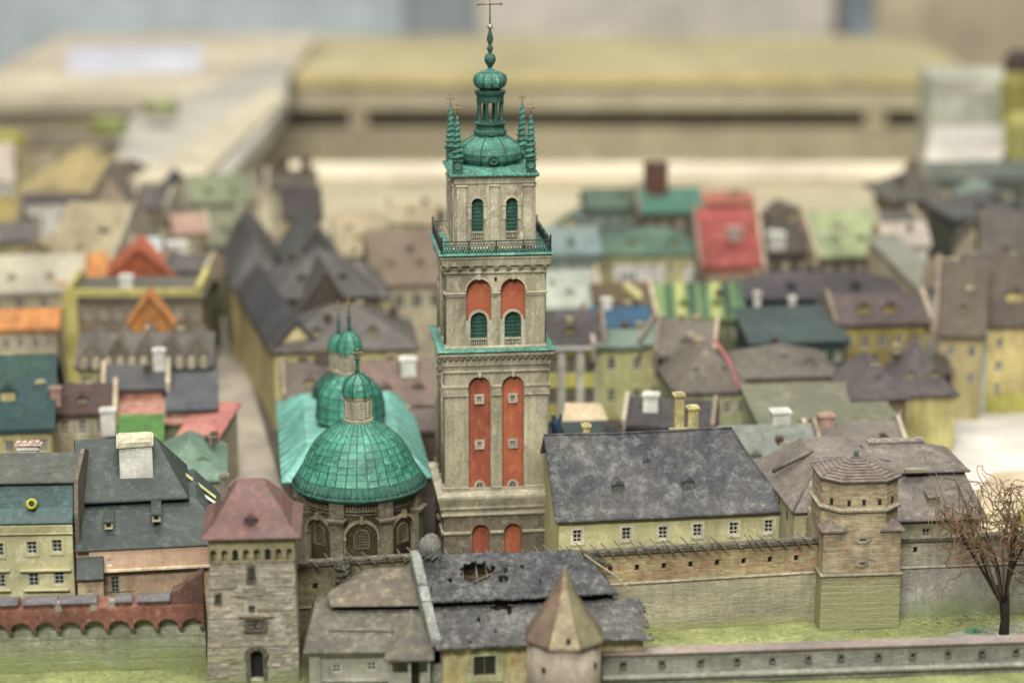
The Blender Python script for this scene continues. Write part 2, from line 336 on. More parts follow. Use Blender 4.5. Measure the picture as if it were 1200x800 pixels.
# middle storey
zm0 = zl2 + .03; zm1 = TZ(320, hm); WM, XM = .30, .205; zta = TZ(326, hm)
XM = .207
facade('wall', hm, zm0, zm1, [arch(-XM, zm0+.03, zta, WM, 14), arch(XM, zm0+.03, zta, WM, 14), rect(0, TZ(328, hm), .03, .055)], .07, STONE)
MB().squares([(hm-.07, zm0), (hm-.07, zm1)]).build('niche_wall', RED, tw)
m = MB(); m.box(-.03, .03, -hm+.05, -hm+.066, TZ(335, hm), TZ(321, hm)); m.build('pane', DARK, tw)
MB().squares([(hm+.02, zm0-.001), (hm+.02, zm0+.02), (hm+.006, zm0+.028)]).build('plinth', STONE2, tw)
for k in (0, 1, 2):
    zc = TZ(344, hm)
    for x0, x1 in ((-hm-.02, -XM-WM/2-.004), (-XM+WM/2+.004, XM-WM/2-.004), (XM+WM/2+.004, hm+.02)):
        m = MB(); m.M = SM[k]; m.box(x0, x1, -hm-.03, -hm-.001, zc, zc+.022); m.box(x0+.006, x1-.006, -hm-.016, -hm-.001, zc-.03, zc-.001); m.build('impost', STONE2, tw, bevel=.005)
    for s_ in (-1, 1):
        q = MB(); q.M = SM[k]
        a = arch(s_*XM, zta-.05, zta+.018, WM+.036, 14)[2:]; b_ = arch(s_*XM, zta-.05, zta-.001, WM+.002, 14)[2:]
        q.slab(a + b_[::-1], [], -hm-.014, .013); q.box(s_*XM-.02, s_*XM+.02, -hm-.035, -hm-.0145, zta-.01, zta+.045)
        q.build('arch_moulding', STONE2, tw)
        ww, wh = .205, TZ(365, hm-.07) - TZ(404, hm-.07); zc2 = zm0 + .03 + wh/2
        w_ = window(tw, s_*XM, zc2, ww, wh, -(hm-.07)-.045, SHUT, 2, 9, surround=STONE2, arched=True, t=.03, pane=SHUT, mr=SM[k])
        q = MB(); q.M = SM[k]
        for x0 in (s_*XM-ww/2-.055, s_*XM+ww/2-.0): q.box(x0+.003, x0+.052, -hm+.004, -hm+.03, zm0+.03, zc2+wh/2-ww/2)
        q.build('jamb', STONE2, w_)
        q = MB(); q.M = SM[k]
        for i in range(7): x = s_*XM - .085 + .17*i/6; q.lathe([(.007, zm0+.035), (.012, zm0+.06), (.006, zm0+.09), (.007, zm0+.105)], 6, x, -hm+.005)
        q.box(s_*XM-.1, s_*XM+.1, -hm-.008, -hm+.018, zm0+.106, zm0+.122); q.box(s_*XM-.1, s_*XM+.1, -hm-.008, -hm+.018, zm0+.0305, zm0+.036)
        q.build('balustrade', STONE2, tw)
# pilaster shafts on side faces, slim engaged columns at left corners
for k in (1, 2):
    for (za, zz, hw_) in ((z1a+.08, z1b-.08, h1), (zm0+.03, zm1-.03, hm)):
        for x in (-.5, -.42, .02, .45):
            q = MB(); q.M = SM[k]; q.tube([(x, -hw_-.012, za), (x, -hw_-.012, zz)], .016, n=8); q.build('engaged_column', STONED if random.random() < .4 else STONE, tw)
# upper cornice, balcony
zu1 = TZ(301, .67)
mould('cornice', [(hm+.01, zm1-.01), (hm+.022, zm1), (hm+.022, zm1+.025), (hm+.012, zm1+.03), (hm+.02, zm1+.09), (hm+.055, zm1+.10), (.665, zu1-.035), (.678, zu1-.02), (.678, zu1)], STONE)
brackets(hm+.0205, zm1+.098, 9, .05, STONE, .055, 'modillion')
ht = .482; zl1 = TZ(300, .695); copper_ledge(ht+.02, .695, zl1, zl1+.05)
zt0 = zl1 + .045; zt1 = TZ(209, ht); XT, WT = .207, .145
zwa = TZ(232, ht)
facade('wall', ht, zt0, zt1, [arch(-XT, zt0+.11, zwa, WT, 12), arch(XT, zt0+.11, zwa, WT, 12)], .06, STONE)
MB().squares([(ht-.06, zt0), (ht-.06, zt1)]).build('niche_wall', STONED, tw)
for k in (0, 1, 2):
    for x0, x1 in ((-.455, -.345), (-.052, .052), (.345, .455)):
        m = MB(); m.M = SM[k]; m.box(x0, x1, -ht-.018, -ht-.001, zt0+.045, zt1-.10); m.box(x0-.014, x1+.014, -ht-.03, -ht-.001, zt1-.0995, zt1-.075); m.box(x0-.012, x1+.012, -ht-.026, -ht-.001, zt0+.02, zt0+.0445); m.build('pilaster', STONE2, tw, bevel=.004)
    for s_ in (-1, 1):
        q = MB(); q.M = SM[k]; a = arch(s_*XT, zwa-.05, zwa+.03, WT+.06, 12)[2:]; b_ = arch(s_*XT, zwa-.05, zwa, WT, 12)[2:]
        q.slab(a + b_[::-1], [], -ht-.014, .013)
        for e in (-1, 1): cx_ = s_*XT+e*(WT/2+.02); q.box(cx_-.02, cx_+.02, -ht-.012, -ht-.001, zwa-.26, zwa-.0735-.02); q.box(cx_-.027, cx_+.027, -ht-.02, -ht-.001, zwa-.0734-.019, zwa-.0734)
        q.build('arch_moulding', STONE2, tw)
        wh = zwa - (zt0+.11); window(tw, s_*XT, zt0+.11+wh/2, WT, wh, -(ht-.06)-.034, SHUT, 2, 11, arched=True, pane=SHUT, mr=SM[k])
        q = MB(); q.M = SM[k]
        for i in range(6): x = s_*XT - .06 + .12*i/5; q.lathe([(.006, zt0+.115), (.011, zt0+.14), (.005, zt0+.185), (.006, zt0+.195)], 6, x, -ht+.005)
        q.box(s_*XT-.072, s_*XT+.072, -ht-.006, -ht+.014, zt0+.196, zt0+.21); q.build('balustrade', STONE2, tw)
mould('plinth', [(ht+.03, zt0-.02), (ht+.03, zt0+.012), (ht+.004, zt0+.0199)], STONE2)
mould('frieze', [(ht+.006, zt1-.07), (ht+.012, zt1-.06), (ht+.012, zt1-.04), (ht+.004, zt1-.035), (ht+.01, zt1), (ht+.04, zt1+.02), (ht+.04, zt1+.03)], STONE)
# wrought railing
hr = .655; zr0 = zl1 + .028; zr1 = zr0 + .145
for k in range(4):
    m = MB(); m.M = SM[k]
    m.box(-hr, hr, -hr-.006, -hr+.006, zr1-.008, zr1+.006); m.box(-hr, hr, -hr-.004, -hr+.004, zr0+.01, zr0+.018); m.box(-hr, hr, -hr-.004, -hr+.004, zr1-.035, zr1-.029)
    n = 36
    for i in range(n):
        a = -hr + 2*hr*i/n; b_ = a + 2*hr/n; c = (a+b_)/2
        m.tube([(a, -hr, zr0+.018), (b_, -hr, zr1-.03)], .0058, n=4); m.tube([(b_, -hr+.001, zr0+.018), (a, -hr+.001, zr1-.03)], .0058, n=4)
    for i in range(5): a = -hr + 2*hr*i/4; m.box(a-.009, a+.009, -hr-.009, -hr+.009, zr0-.01, zr1+.012 + (.05 if i in (0, 4) else 0))
    m.build('railing', IRON, tw)
# spire base
zs = TZ(207, .535)
mould('copper_eave', [(.525, zs-.005), (.538, zs), (.538, zs+.018), (.50, zs+.03), (.44, zs+.075), (.38, zs+.085)], COPPER)
for k in (0, 1, 2):
    m = MB(); m.M = SM[k]
    for i in range(10): x = -.48 + .96*i/9 + random.uniform(-.01, .01); m.tube([(x*.8, -.44, zs+.078), (x*.95, -.5, zs+.034), (x, -.538, zs+.02)], .005, n=4)
    m.build('standing_seam', COPPERL, tw)
def SZ(v): return zat(v, TY)      # heights on the axis
za = zs + .08
o8 = R(22.5)
prof = [(.27, za), (.34, SZ(190)), (.385, SZ(184)), (.395, SZ(177)), (.36, SZ(169)), (.27, SZ(163)), (.20, SZ(159)), (.185, SZ(157))]
MB().lathe(prof, 8, smooth=False, ph=o8).build('helmet', COPPER, tw, bevel=.006)
for i in range(8):
    a = o8 + i*pi/4; m = MB(); m.tube([(r*cos(a)*1.005, r*sin(a)*1.005, z) for r, z in prof], .009, n=5); m.build('rib', COPPERD, tw)
for k in (0, 1, 2):
    m = MB(); m.M = SM[k]; zc = SZ(181) - .01
    m.M = SM[k] @ Matrix.Translation((0, -.385, zc)) @ Matrix.Rotation(pi/2, 4, 'X')
    m.lathe([(.06, -.02), (.068, .0), (.06, .02), (.045, .022), (.04, .008), (.02, .008), (.015, .03), (.001, .035)], 14); m.build('medallion', COPPERD, tw)
MB().lathe([(.19, SZ(158)), (.20, SZ(156)), (.20, SZ(153)), (.175, SZ(151)), (.17, SZ(147)), (.185, SZ(146)), (.195, SZ(144)), (.195, SZ(143)), (.15, SZ(142))], 16, smooth=False).build('lantern_base', COPPERD, tw)
for i in range(8):
    a = o8 + i*pi/4; m = MB(); x, y = .145*cos(a), .145*sin(a)
    m.lathe([(.026, SZ(143)), (.026, SZ(141)), (.02, SZ(140)), (.019, SZ(122)), (.027, SZ(120)), (.027, SZ(118))], 8, x, y, smooth=False); m.build('column', COPPERD, tw)
MB().lathe([(.15, SZ(119)), (.165, SZ(118.5)), (.165, SZ(112)), (.18, SZ(110)), (.19, SZ(107)), (.19, SZ(106)), (.12, SZ(105.5)), (.12, SZ(103.5))], 16, smooth=False).build('lantern_cornice', COPPERD, tw)
prof = [(.12, SZ(104)), (.175, SZ(101)), (.197, SZ(96)), (.198, SZ(92)), (.185, SZ(88)), (.14, SZ(85.5)), (.12, SZ(85)), (.12, SZ(84)), (.05, SZ(82)), (.02, SZ(79))]
MB().lathe(prof, 12, smooth=False).build('bulb', COPPER, tw)
m = MB()
for i in range(12): a = i*pi/6; m.tube([(r*cos(a)*1.01, r*sin(a)*1.01, z) for r, z in prof[:6]], .006, n=4)
m.build('bulb_seam', COPPERD, tw)
MB().lathe([(.022, SZ(80)), (.03, SZ(78)), (.062, SZ(73)), (.07, SZ(69)), (.058, SZ(65)), (.025, SZ(62.5)), (.02, SZ(61)), (.034, SZ(59)), (.04, SZ(57)), (.03, SZ(54.5)), (.018, SZ(53)), (.03, SZ(50)), (.04, SZ(46)), (.03, SZ(41)), (.018, SZ(37)), (.014, SZ(34))], 14).build('finial', COPPERD, tw)
def cross(parent, x, y, z0, zc, zt_, arm, r, mat, name='cross'):
    m = MB(); m.tube([(x, y, z0), (x, y, zt_)], r, r*.8, n=6); m.tube([(x-arm, y, zc), (x+arm, y, zc)], r, n=6); m.tube([(x, y-arm*.02, zc), (x, y+arm*.02, zc)], r, n=6)
    for e in (-1, 1): m.ball((x+e*arm, y, zc), r*1.9, 8, 5); m.ball((x+e*arm*.55, y, zc), r*1.3, 6, 4)
    m.ball((x, y, zt_), r*1.9, 8, 5); m.ball((x, y, zc), r*1.8, 8, 5); return m.build(name, mat, parent)
m = MB(); m.ball((0, 0, SZ(31.5)), .034, 12, 8); m.build('gilt_ball', paint('#b5a98a', '#8c8064', s=20, rough=.35, metal=.5), tw)
cross(tw, 0, 0, SZ(30), SZ(5), SZ(-9), .135, .0095, GILT)
# corkscrew pinnacles
def pinnacle(x, y):
    b = MB(); q = .052
    b.rects([(x-q-.01, x+q+.01, y-q-.01, y+q+.01, zs+.02), (x-q-.01, x+q+.01, y-q-.01, y+q+.01, zs+.05), (x-q, x+q, y-q, y+q, zs+.055), (x-q, x+q, y-q, y+q, zs+.17), (x-q-.014, x+q+.014, y-q-.014, y+q+.014, zs+.18), (x-q-.014, x+q+.014, y-q-.014, y+q+.014, zs+.195), (x-.03, x+.03, y-.03, y+.03, zs+.21)])
    o = b.build('pinnacle', COPPERD, tw)
    for d in ((0, -1), (-1, 0), (1, 0)):
        m = MB(); m.M = Matrix.Translation((x + d[0]*(q+.001), y + d[1]*(q+.001), zs+.112)) @ Matrix.Rotation(atan2(d[0], -d[1]), 4, 'Z') @ Matrix.Rotation(pi/2, 4, 'X')
        m.lathe([(.035, 0), (.037, .006), (.026, .009), (.022, .003), (.008, .01), (.001, .012)], 12); m.build('rosette', COPPER, o)
    zb_, zt_ = zs + .20, zs + .72; n, kz = 14, 84; m = MB(); rings = []
    for k in range(kz+1):
        t = k/kz; z = zb_ + (zt_-zb_)*t; Rr = .062*(1-t)**.75 + .012
        rings.append([((x + Rr*(.78+.34*max(0, sin(th - t*2*pi*8.0))**.6)*cos(th)), (y + Rr*(.78+.34*max(0, sin(th - t*2*pi*8.0))**.6)*sin(th)), z) for th in [2*pi*i/n for i in range(n)]])
    m.loft(rings, smooth=True); m.build('spiral', COPPER, o)
    cross(o, x, y, zt_-.01, zt_+.085, zt_+.13, .036, .006, GILT)
for sx in (-1, 1):
    for sy in (-1, 1): pinnacle(sx*.44, sy*.44)
# ------------------------------------------------------------------ domed church
CA = R(7)
c0 = at(421, 563, 26.15); ch = thing('domed_church', 'dark stone church with green ribbed domes and pale turquoise nave roof', 'church', (c0.x, c0.y, 0), CA)
ze = c0.z                                    # eave height of front dome
def CZ(v, y): return zat(v, c0.y + y)
def dome(cy, prof, gores, name='dome', panel=True, cx=0, skin=DOME, seamr=.006, skirt=None):
    base = MB().lathe([(r-.012, z) for r, z in prof], gores, cx, cy, smooth=False).build(name, SEAM, ch)
    k = 0
    if panel:
        protos = {}
        for j in range(len(prof)-1):
            (r0, z0), (r1, z1) = prof[j], prof[j+1]
            for i in range(gores):
                jj = random.uniform(-.003, .004); a0 = 2*pi*(i+.035)/gores; a1 = 2*pi*(i+.965)/gores
                def P(r, a, z, o=0): return (cx + (r+o)*cos(a), cy + (r+o)*sin(a), z)
                m = MB(); e = .006; lo = .009+jj; hi = .002
                vs = [P(r0, a0, z0, lo), P(r0, a1, z0, lo), P(r1, a1, z1, hi), P(r1, a0, z1, hi), P(r0, a0, z0, -.01), P(r0, a1, z0, -.01), P(r1, a1, z1, -.012), P(r1, a0, z1, -.012)]
                m.add(vs, [(0, 1, 2, 3), (0, 4, 5, 1), (1, 5, 6, 2), (2, 6, 7, 3), (3, 7, 4, 0)]); m.build('panel', skin if (i*7+j*3) % 5 else DOME2, base); k += 1
    for i in range(gores if panel else 8):
        a = 2*pi*i/(gores if panel else 8); m = MB(); m.tube([(cx + (r+.008)*cos(a), cy + (r+.008)*sin(a), z) for r, z in prof], seamr, seamr*.6, n=5); m.build('rib', SEAM, base)
    return base
def onaxis(vs, y): return [(r, CZ(v, y)) for r, v in vs]
key = [(.825, 564), (.78, 557), (.735, 550.5), (.69, 544), (.655, 537), (.62, 530), (.575, 522.5), (.52, 515.5), (.445, 508.5), (.34, 501), (.19, 492)]
DP = onaxis(key[2:], 0)
dome(0, DP, 34)
SK = onaxis(key[:3], 0); SKM = paint('#3a7f6c', '#265b4e', '#5f9384', s=9, bump=.6, speck=.55)
sk = MB().lathe([(r, z) for r, z in SK], 68, smooth=True, cap1=False).build('dome_skirt', SKM, ch)
for i in range(68):
    a_ = 2*pi*i/68; m = MB(); m.tube([((r+.004)*cos(a_), (r+.004)*sin(a_), z+.004) for r, z in SK], .008, .006, n=4); m.build('rib', SEAM if i % 2 else COPPERD, sk)
MB().lathe([(.79, ze-.06), (.82, ze-.03), (.838, ze-.01), (.834, ze+.006), (.8, ze+.02)], 48, smooth=True).build('dome_eave', COPPERD, ch)
def lantern(cy, zb_, r, hd, hc, fin, cx=0):
    m = MB(); m.lathe([(r*1.12, zb_-.02), (r*1.12, zb_+.02), (r*1.02, zb_+.03), (r*.96, zb_+.035), (r*.96, zb_+hd-.05), (r*1.04, zb_+hd-.04), (r*1.08, zb_+hd)], 24, cx, cy, smooth=False); o = m.build('lantern', STONE, ch)
    for i in range(8):
        a = 2*pi*i/8 + .2; M = Matrix.Translation((cx, cy, 0)) @ Matrix.Rotation(a, 4, 'Z')
        q = MB(); q.M = M; w = r*.5; z1, z2 = zb_+.05, zb_+hd-.055; q.slab(arch(0, z1, z2, w, 8), [arch(0, z1+.012, z2-.012, w-.024, 8)], -r*1.03, .03)
        for s_ in (-1, 0, 1): q.box(s_*w*.22-.004, s_*w*.22+.004, -r*1.01, -r*1.0, z1+.01, z2-.02)
        nz_ = 6
        for s_ in range(1, nz_): zz = z1+(z2-z1)*s_/nz_; q.box(-w/2+.01, w/2-.01, -r*1.012, -r*1.004, zz-.004, zz+.004)
        wn = q.build('window', STONE2, o)
        q = MB(); q.M = M; q.add([(x*.98, -r*.99, z) for x, z in arch(0, z1, z2, w-.01, 8)], [tuple(range(13-2))]); q.build('pane', DARK, wn)
    z3 = zb_+hd; pr = [(r*1.16, z3-.005), (r*1.18, z3+.015), (r*1.12, z3+hc*.35), (r*.95, z3+hc*.62), (r*.6, z3+hc*.85), (r*.2, z3+hc*.98), (r*.13, z3+hc*1.02)]
    m = MB(); m.lathe(pr, 8, cx, cy, smooth=False, ph=.4); cu = m.build('cupola', DOME2, ch, bevel=.004)
    for i in range(8):
        a = .4 + i*pi/4; q = MB(); q.tube([(cx+rr*1.01*cos(a), cy+rr*1.01*sin(a), z) for rr, z in pr], .008, n=5); q.build('rib', SEAM, cu)
    z4 = z3+hc; q = MB(); q.lathe([(.022, z4), (.034, z4+.02), (.02, z4+.05), (.024, z4+.12), (.014, z4+.15), (.03, z4+.165), (.03, z4+.185), (.012, z4+.2)], 10, cx, cy); q.build('finial', SEAM, cu)
    cross(cu, cx, cy, z4+.19, z4+.19+fin*.62, z4+.19+fin, .055, .0095, GILT)
lantern(0, CZ(491.5, 0), .163, CZ(462, 0)-CZ(491.5, 0), CZ(437, 0)-CZ(462, 0), .1)
# drum
zd1 = ze - .02
m = MB(); m.lathe([(.70, 0), (.70, zd1-.2), (.71, zd1-.19), (.71, zd1-.02), (.80, zd1)], 48, smooth=True); m.build('drum', STONED, ch)
m = MB()
for i in range(120):
    a = 2*pi*i/120; m.M = Matrix.Rotation(a, 4, 'Z'); m.box(-.009, .009, -.735, -.70, zd1-.13, zd1-.03)
m.M = Matrix.Identity(4); m.lathe([(.715, zd1-.155), (.745, zd1-.15), (.745, zd1-.132), (.715, zd1-.13)], 48, smooth=False, cap0=False, cap1=False)
o = m.build('dentil_frieze', STONED, ch)
MB().lathe([(.705, zd1-.20), (.73, zd1-.195), (.73, zd1-.18), (.705, zd1-.175)], 48, smooth=False, cap0=False, cap1=False).build('string_course', STONED, ch)
for i in range(8):
    a = R(-24 + 45*i); M = Matrix.Rotation(a, 4, 'Z')
    q = MB(); q.M = M; q.box(-.085, .085, -.80, -.66, 0, zd1-.29); q.box(-.10, .10, -.83, -.66, zd1-.289, zd1-.26); q.box(-.115, .115, -.85, -.66, zd1-.2595, zd1-.225); q.box(-.095, .095, -.79, -.66, zd1-.2245, zd1-.03)
    q.build('buttress', STONED, ch, bevel=.006)
    M = Matrix.Rotation(a + R(22.5), 4, 'Z'); q = MB(); q.M = M; zz = zd1 - .30
    a1 = arch(0, zz-.5, zz+.05, .46, 14)[2:]; a2 = arch(0, zz-.5, zz+.015, .39, 14)[2:]
    q.slab(a1 + a2[::-1], [], -.735, .045)
    for e in (-1, 1): q.box(e*.213-.017, e*.213+.017, -.73, -.62, 0, zz-.18); q.box(e*.213-.025, e*.213+.025, -.745, -.62, zz-.20, zz-.175)
    q.box(-.022, .022, -.77, -.69, zz+.01, zz+.10); q.build('blind_arch', paint('#8c7f62', '#6d614a', s=6, bump=.4, speck=.35), ch)
    q = MB(); q.M = M; q.slab(arch(0, zz-.32, zz-.07, .2, 12), [arch(0, zz-.31, zz-.09, .16, 12)], -.72, .03)
    for s_ in range(-2, 3): q.box(s_*.03-.004, s_*.03+.004, -.716, -.71, zz-.31, zz-.1 - abs(s_)*.02)
    for s_ in range(6): z_ = zz-.3+.035*s_; q.box(-.075, .075, -.717, -.711, z_-.004, z_+.004)
    wn = q.build('window', paint('#6d664f', '#504a38', s=9, bump=.4, speck=.4), ch); q = MB(); q.M = M; q.add([(x, -.705, z) for x, z in arch(0, zz-.32, zz-.08, .17, 12)], [tuple(range(15))]); q.build('pane', DARK, wn)
# nave: body and hipped turquoise roof
zn = .86; x0, x1, y0, y1 = -.90, .90, .55, 4.2
m = MB(); m.rects([(x0+.08, x1-.08, y0, y1, 0), (x0+.08, x1-.08, y0, y1, zn)]); m.build('nave_wall', STONED, ch)
NR = paint('#5aa596', '#418677', '#84bdb2', s=2.2, bump=.25, rough=.5, speck=.12)
m = MB(); m.rects([(x0-.05, x1+.05, y0-.1, y1+.05, zn), (x0-.05, x1+.05, y0-.1, y1+.05, zn+.03), (x0+.30, x1-.30, y0+.5, y1-.6, zn+.30), (-.02, .02, y0+1.1, y1-1.1, zn+.42)]); rf = m.build('nave_roof', NR, ch, bevel=.01)
for e in (-1, 1):
    for i in range(13):
        y = y0 + .1 + (y1-y0-.2)*i/12; yi = min(max(y, y0+.5), y1-.6); q = MB(); q.tube([(e*(x1+.05), y, zn+.034), (e*(x1-.30), yi, zn+.304)], .007, n=4); q.build('standing_seam', COPPERL, rf)
# second and third domes, behind on the axis
y2 = 1.95; PR2 = onaxis([(.45, 489), (.445, 482), (.435, 470), (.40, 458), (.33, 449), (.22, 441), (.15, 437)], y2)
MB().lathe([(.40, .8), (.40, PR2[0][1]-.03), (.44, PR2[0][1]-.015), (.46, PR2[0][1])], 24, 0, y2, smooth=False).build('drum', STONED, ch)
dome(y2, PR2, 16); lantern(y2, CZ(436, y2), .145, CZ(412, y2)-CZ(436, y2), CZ(387, y2)-CZ(412, y2), .27)
y3 = 3.3; PR3 = onaxis([(.42, 470), (.42, 464), (.38, 450), (.29, 441), (.15, 434)], y3)
MB().lathe([(.37, .8), (.37, PR3[0][1]), (.44, PR3[0][1]+.01)], 24, 0, y3, smooth=False).build('drum', STONED, ch)
dome(y3, PR3, 12, panel=False, cx=-.06); lantern(y3, CZ(432, y3), .13, .28, .23, .25, cx=-.08)
# ------------------------------------------------------------------ houses
WFR = paint('#bdb9a6', '#a5a08c', s=6, bump=.1, speck=.1)
WHITE = paint('#c0c0b8', '#a5a59c', '#d0d0c8', s=6, bump=.2, speck=.12)
CRM2 = [paint('#a89e86', '#8d8570', s=4, bump=.3), paint('#7d6e5d', '#6a5c4d', s=4, bump=.3), paint('#a8977c', '#94846a', s=4, bump=.3)]
def chimney(parent, x, y, z0, z1, w, d, mat, cap=True):
    m = MB(); m.box(x-w/2, x+w/2, y-d/2, y+d/2, z0, z1-.05, .003)
    if cap: m.box(x-w/2-.015, x+w/2+.015, y-d/2-.015, y+d/2+.015, z1-.0495, z1-.015); m.box(x-w/2*.8, x+w/2*.8, y-d/2*.8, y+d/2*.8, z1-.0145, z1)
    return m.build('chimney', mat, parent, bevel=.004)
def dormer(parent, x, y, z, w, h, d, roofm, facem, gable=True):
    """small roof window: cheeks, pitched cap, framed pane; y is its front face"""
    m = MB(); m.box(x-w/2, x+w/2, y, y+d, z, z+h, .002); o = m.build('dormer', facem, parent)
    q = MB(); e = .018
    if gable: q.add([(x-w/2-e, y-.02, z+h), (x+w/2+e, y-.02, z+h), (x, y-.02, z+h+w*.5), (x-w/2-e, y+d, z+h), (x+w/2+e, y+d, z+h), (x, y+d, z+h+w*.5)], [(0, 1, 2), (5, 4, 3), (0, 3, 4, 1), (1, 4, 5, 2), (2, 5, 3, 0)])
    else: q.add([(x-w/2-e, y-.02, z+h), (x+w/2+e, y-.02, z+h), (x+w/2+e, y+d, z+h+.03), (x-w/2-e, y+d, z+h+.03), (x-w/2-e, y-.02, z+h+.02), (x+w/2+e, y-.02, z+h+.02), (x+w/2+e, y+d, z+h+.05), (x-w/2-e, y+d, z+h+.05)], [(3, 2, 1, 0), (4, 5, 6, 7), (0, 1, 5, 4), (1, 2, 6, 5), (2, 3, 7, 6), (3, 0, 4, 7)])
    q.build('dormer_roof', roofm, o); window(o, x, z+h*.48, w*.66, h*.7, y-.024, facem, 2, 3); return o
def roof_mesh(kind, w, d, ze, zr, oh=.05, hipf=.5, th=.035, flare=0):
    m = MB(); x0, x1, y0, y1 = -oh, w+oh, -oh, d+oh
    if kind == 'hip':
        r = min(w, d)/2*hipf; ym = d/2; k = max(0, (w-d)/2) if False else None
        rx = min(w*.5-.01, d*.5*hipf/.5) if w >= d else w*.5-.01; ry = d/2-.01 if w >= d else max(.01, d/2 - (d-w)/2*1)
        if w < d: ry = w*.5*hipf/.5
        rings = [(x0, x1, y0, y1, ze-.0), (x0, x1, y0, y1, ze+th)]
        if flare: t = .28; rings.append((x0+(rx+oh)*t, x1-(rx+oh)*t, y0+(ry+oh)*t, y1-(ry+oh)*t, ze+th+(zr-ze)*t*(1-flare)))
        rings.append((rx, w-rx, ry, d-ry, zr)); m.rects(rings)
    elif kind == 'gx':
        m.loft([[(x0, y0, ze-.02), (x0, y0, ze+th), (x0, d/2, zr+th), (x0, y1, ze+th), (x0, y1, ze-.02), (x0, d/2, zr-.02)], [(x1, y0, ze-.02), (x1, y0, ze+th), (x1, d/2, zr+th), (x1, y1, ze+th), (x1, y1, ze-.02), (x1, d/2, zr-.02)]][::-1])
    elif kind == 'gy':
        m.loft([[(x0, y0, ze-.02), (x0, y0, ze+th), (w/2, y0, zr+th), (x1, y0, ze+th), (x1, y0, ze-.02), (w/2, y0, zr-.02)], [(x0, y1, ze-.02), (x0, y1, ze+th), (w/2, y1, zr+th), (x1, y1, ze+th), (x1, y1, ze-.02), (w/2, y1, zr-.02)]])
    elif kind == 'shed':
        m.loft([[(x0, y0, ze), (x0, y0, ze+th), (x0, y1, zr+th), (x0, y1, zr)], [(x1, y0, ze), (x1, y0, ze+th), (x1, y1, zr+th), (x1, y1, zr)]][::-1])
    elif kind == 'flat': m.box(x0, x1, y0, y1, ze, ze+.06)
    return m
def frame_at(P0, u1, z, a):
    c, s = cos(a), sin(a); k = (u1-600)/F; D0 = dax(P0.y, z); return (k*D0 - P0.x)/(c - k*s*CP)
def house(name, label, u0, u1, ve, vr, wall, roof, ze=1.1, d=1.2, rot=7, kind='gx', wins=None, chim=(), hipf=.5, flare=0, Y=None, z0=0, group=None, win_mat=None, cat='house', oh=.05, trim=None, side=None, surround=None, bev=0, dorm=()):
    """u0..u1: photo columns of the front eave, ve: its row, vr: row of the ridge; ze: eave height (or Y: distance)"""
    P0 = at(u0, ve, Y) if Y else on(u0, ve, ze); ze = P0.z; a = R(rot)
    w = frame_at(P0, u1, ze, a); t = thing(name, label, cat, (P0.x, P0.y, z0), a, group); e = ze - z0
    yr = P0.y + cos(a)*(d if kind == 'shed' else d/2) + sin(a)*w/2; zr = max(e+.02, zat(vr, yr) - z0) if vr else e
    if kind == 'gy': zr = max(e+.02, zat(vr, P0.y + sin(a)*w/2) - z0)
    holes = []; wl = []
    if wins:
        n, rows, ww, wh, top, dz = wins
        for r_ in range(rows):
            for i in range(n):
                cx, cz = w*(i+.5)/n, e - top - dz*r_ - wh/2
                if cz - wh/2 < .03 or ww > w/n*.9: continue
                holes.append(rect(cx, cz, ww, wh)); wl.append((cx, cz, ww, wh))
    m = MB(); m.slab([(0, 0), (w, 0), (w, e), (0, e)] if kind != 'gy' else [(0, 0), (w, 0), (w, e), (w/2, zr), (0, e)], holes, 0, .05)
    if kind == 'gx': m.loft([[(x, .0505, 0), (x, .0505, e), (x, d/2, zr-.03), (x, d, e), (x, d, 0)] for x in (w, 0)])
    elif kind == 'shed': m.loft([[(x, .0505, 0), (x, .0505, e), (x, d, zr-.01), (x, d, 0)] for x in (w, 0)])
    elif kind == 'gy': m.loft([[(0, y, 0), (w, y, 0), (w, y, e), (w/2, y, zr-.03), (0, y, e)] for y in (.0505, d)])
    else: m.box(0, w, .0505, d, 0, e)
    m.build('wall', wall, t, bevel=bev)
    if kind == 'gx' and group and bev == 0 and zr > e + .08:
        for k_, xx in enumerate((-oh-.061, w+oh+.001)):
            if (u0+u1+k_*7) % 3 < 1.6:
                q = MB(); q.loft([[(xx_, -.03, e-.2), (xx_, -.03, e+.10), (xx_, d/2, zr+.11), (xx_, d+.03, e+.10), (xx_, d+.03, e-.2)] for xx_ in (xx+.06, xx)]); q.build('party_wall', win_mat or CRM2[(u0+k_) % 3], t)
    rf = roof_mesh(kind, w, d, e, zr, oh, hipf, flare=flare).build('roof', roof, t, bevel=bev*1.5)
    for (cx, cz, ww, wh) in wl: window(t, cx, cz, ww, wh, .0, win_mat or WFR, 2, 3 if wh > ww*1.2 else 2, surround=surround)
    if trim:
        for zz in trim[1:]: q = MB(); q.box(-.01, w+.01, -.03, -.001, e-zz-.03, e-zz); q.build('string_course', trim[0], t)
    for (fx, fy, h, cw, cm) in chim:
        rz = zr if kind in ('gx', 'hip') else e; yy = d*fy; zz = e + (rz-e)*(1-abs(fy-.5)*2)*.9 if kind in ('gx', 'hip') else e
        chimney(rf, w*fx, yy, zz-.06, zz+h, cw, cw*.8, cm)
    for (fx, fz, dw, dh) in dorm:
        y = (d/2)*fz; z = e + (zr-e)*fz; dormer(rf, w*fx, y, z-.02, dw, dh, .25, roof, wall)
    t['w'] = 0; del t['w']
    return t, w, e, zr, d, rf
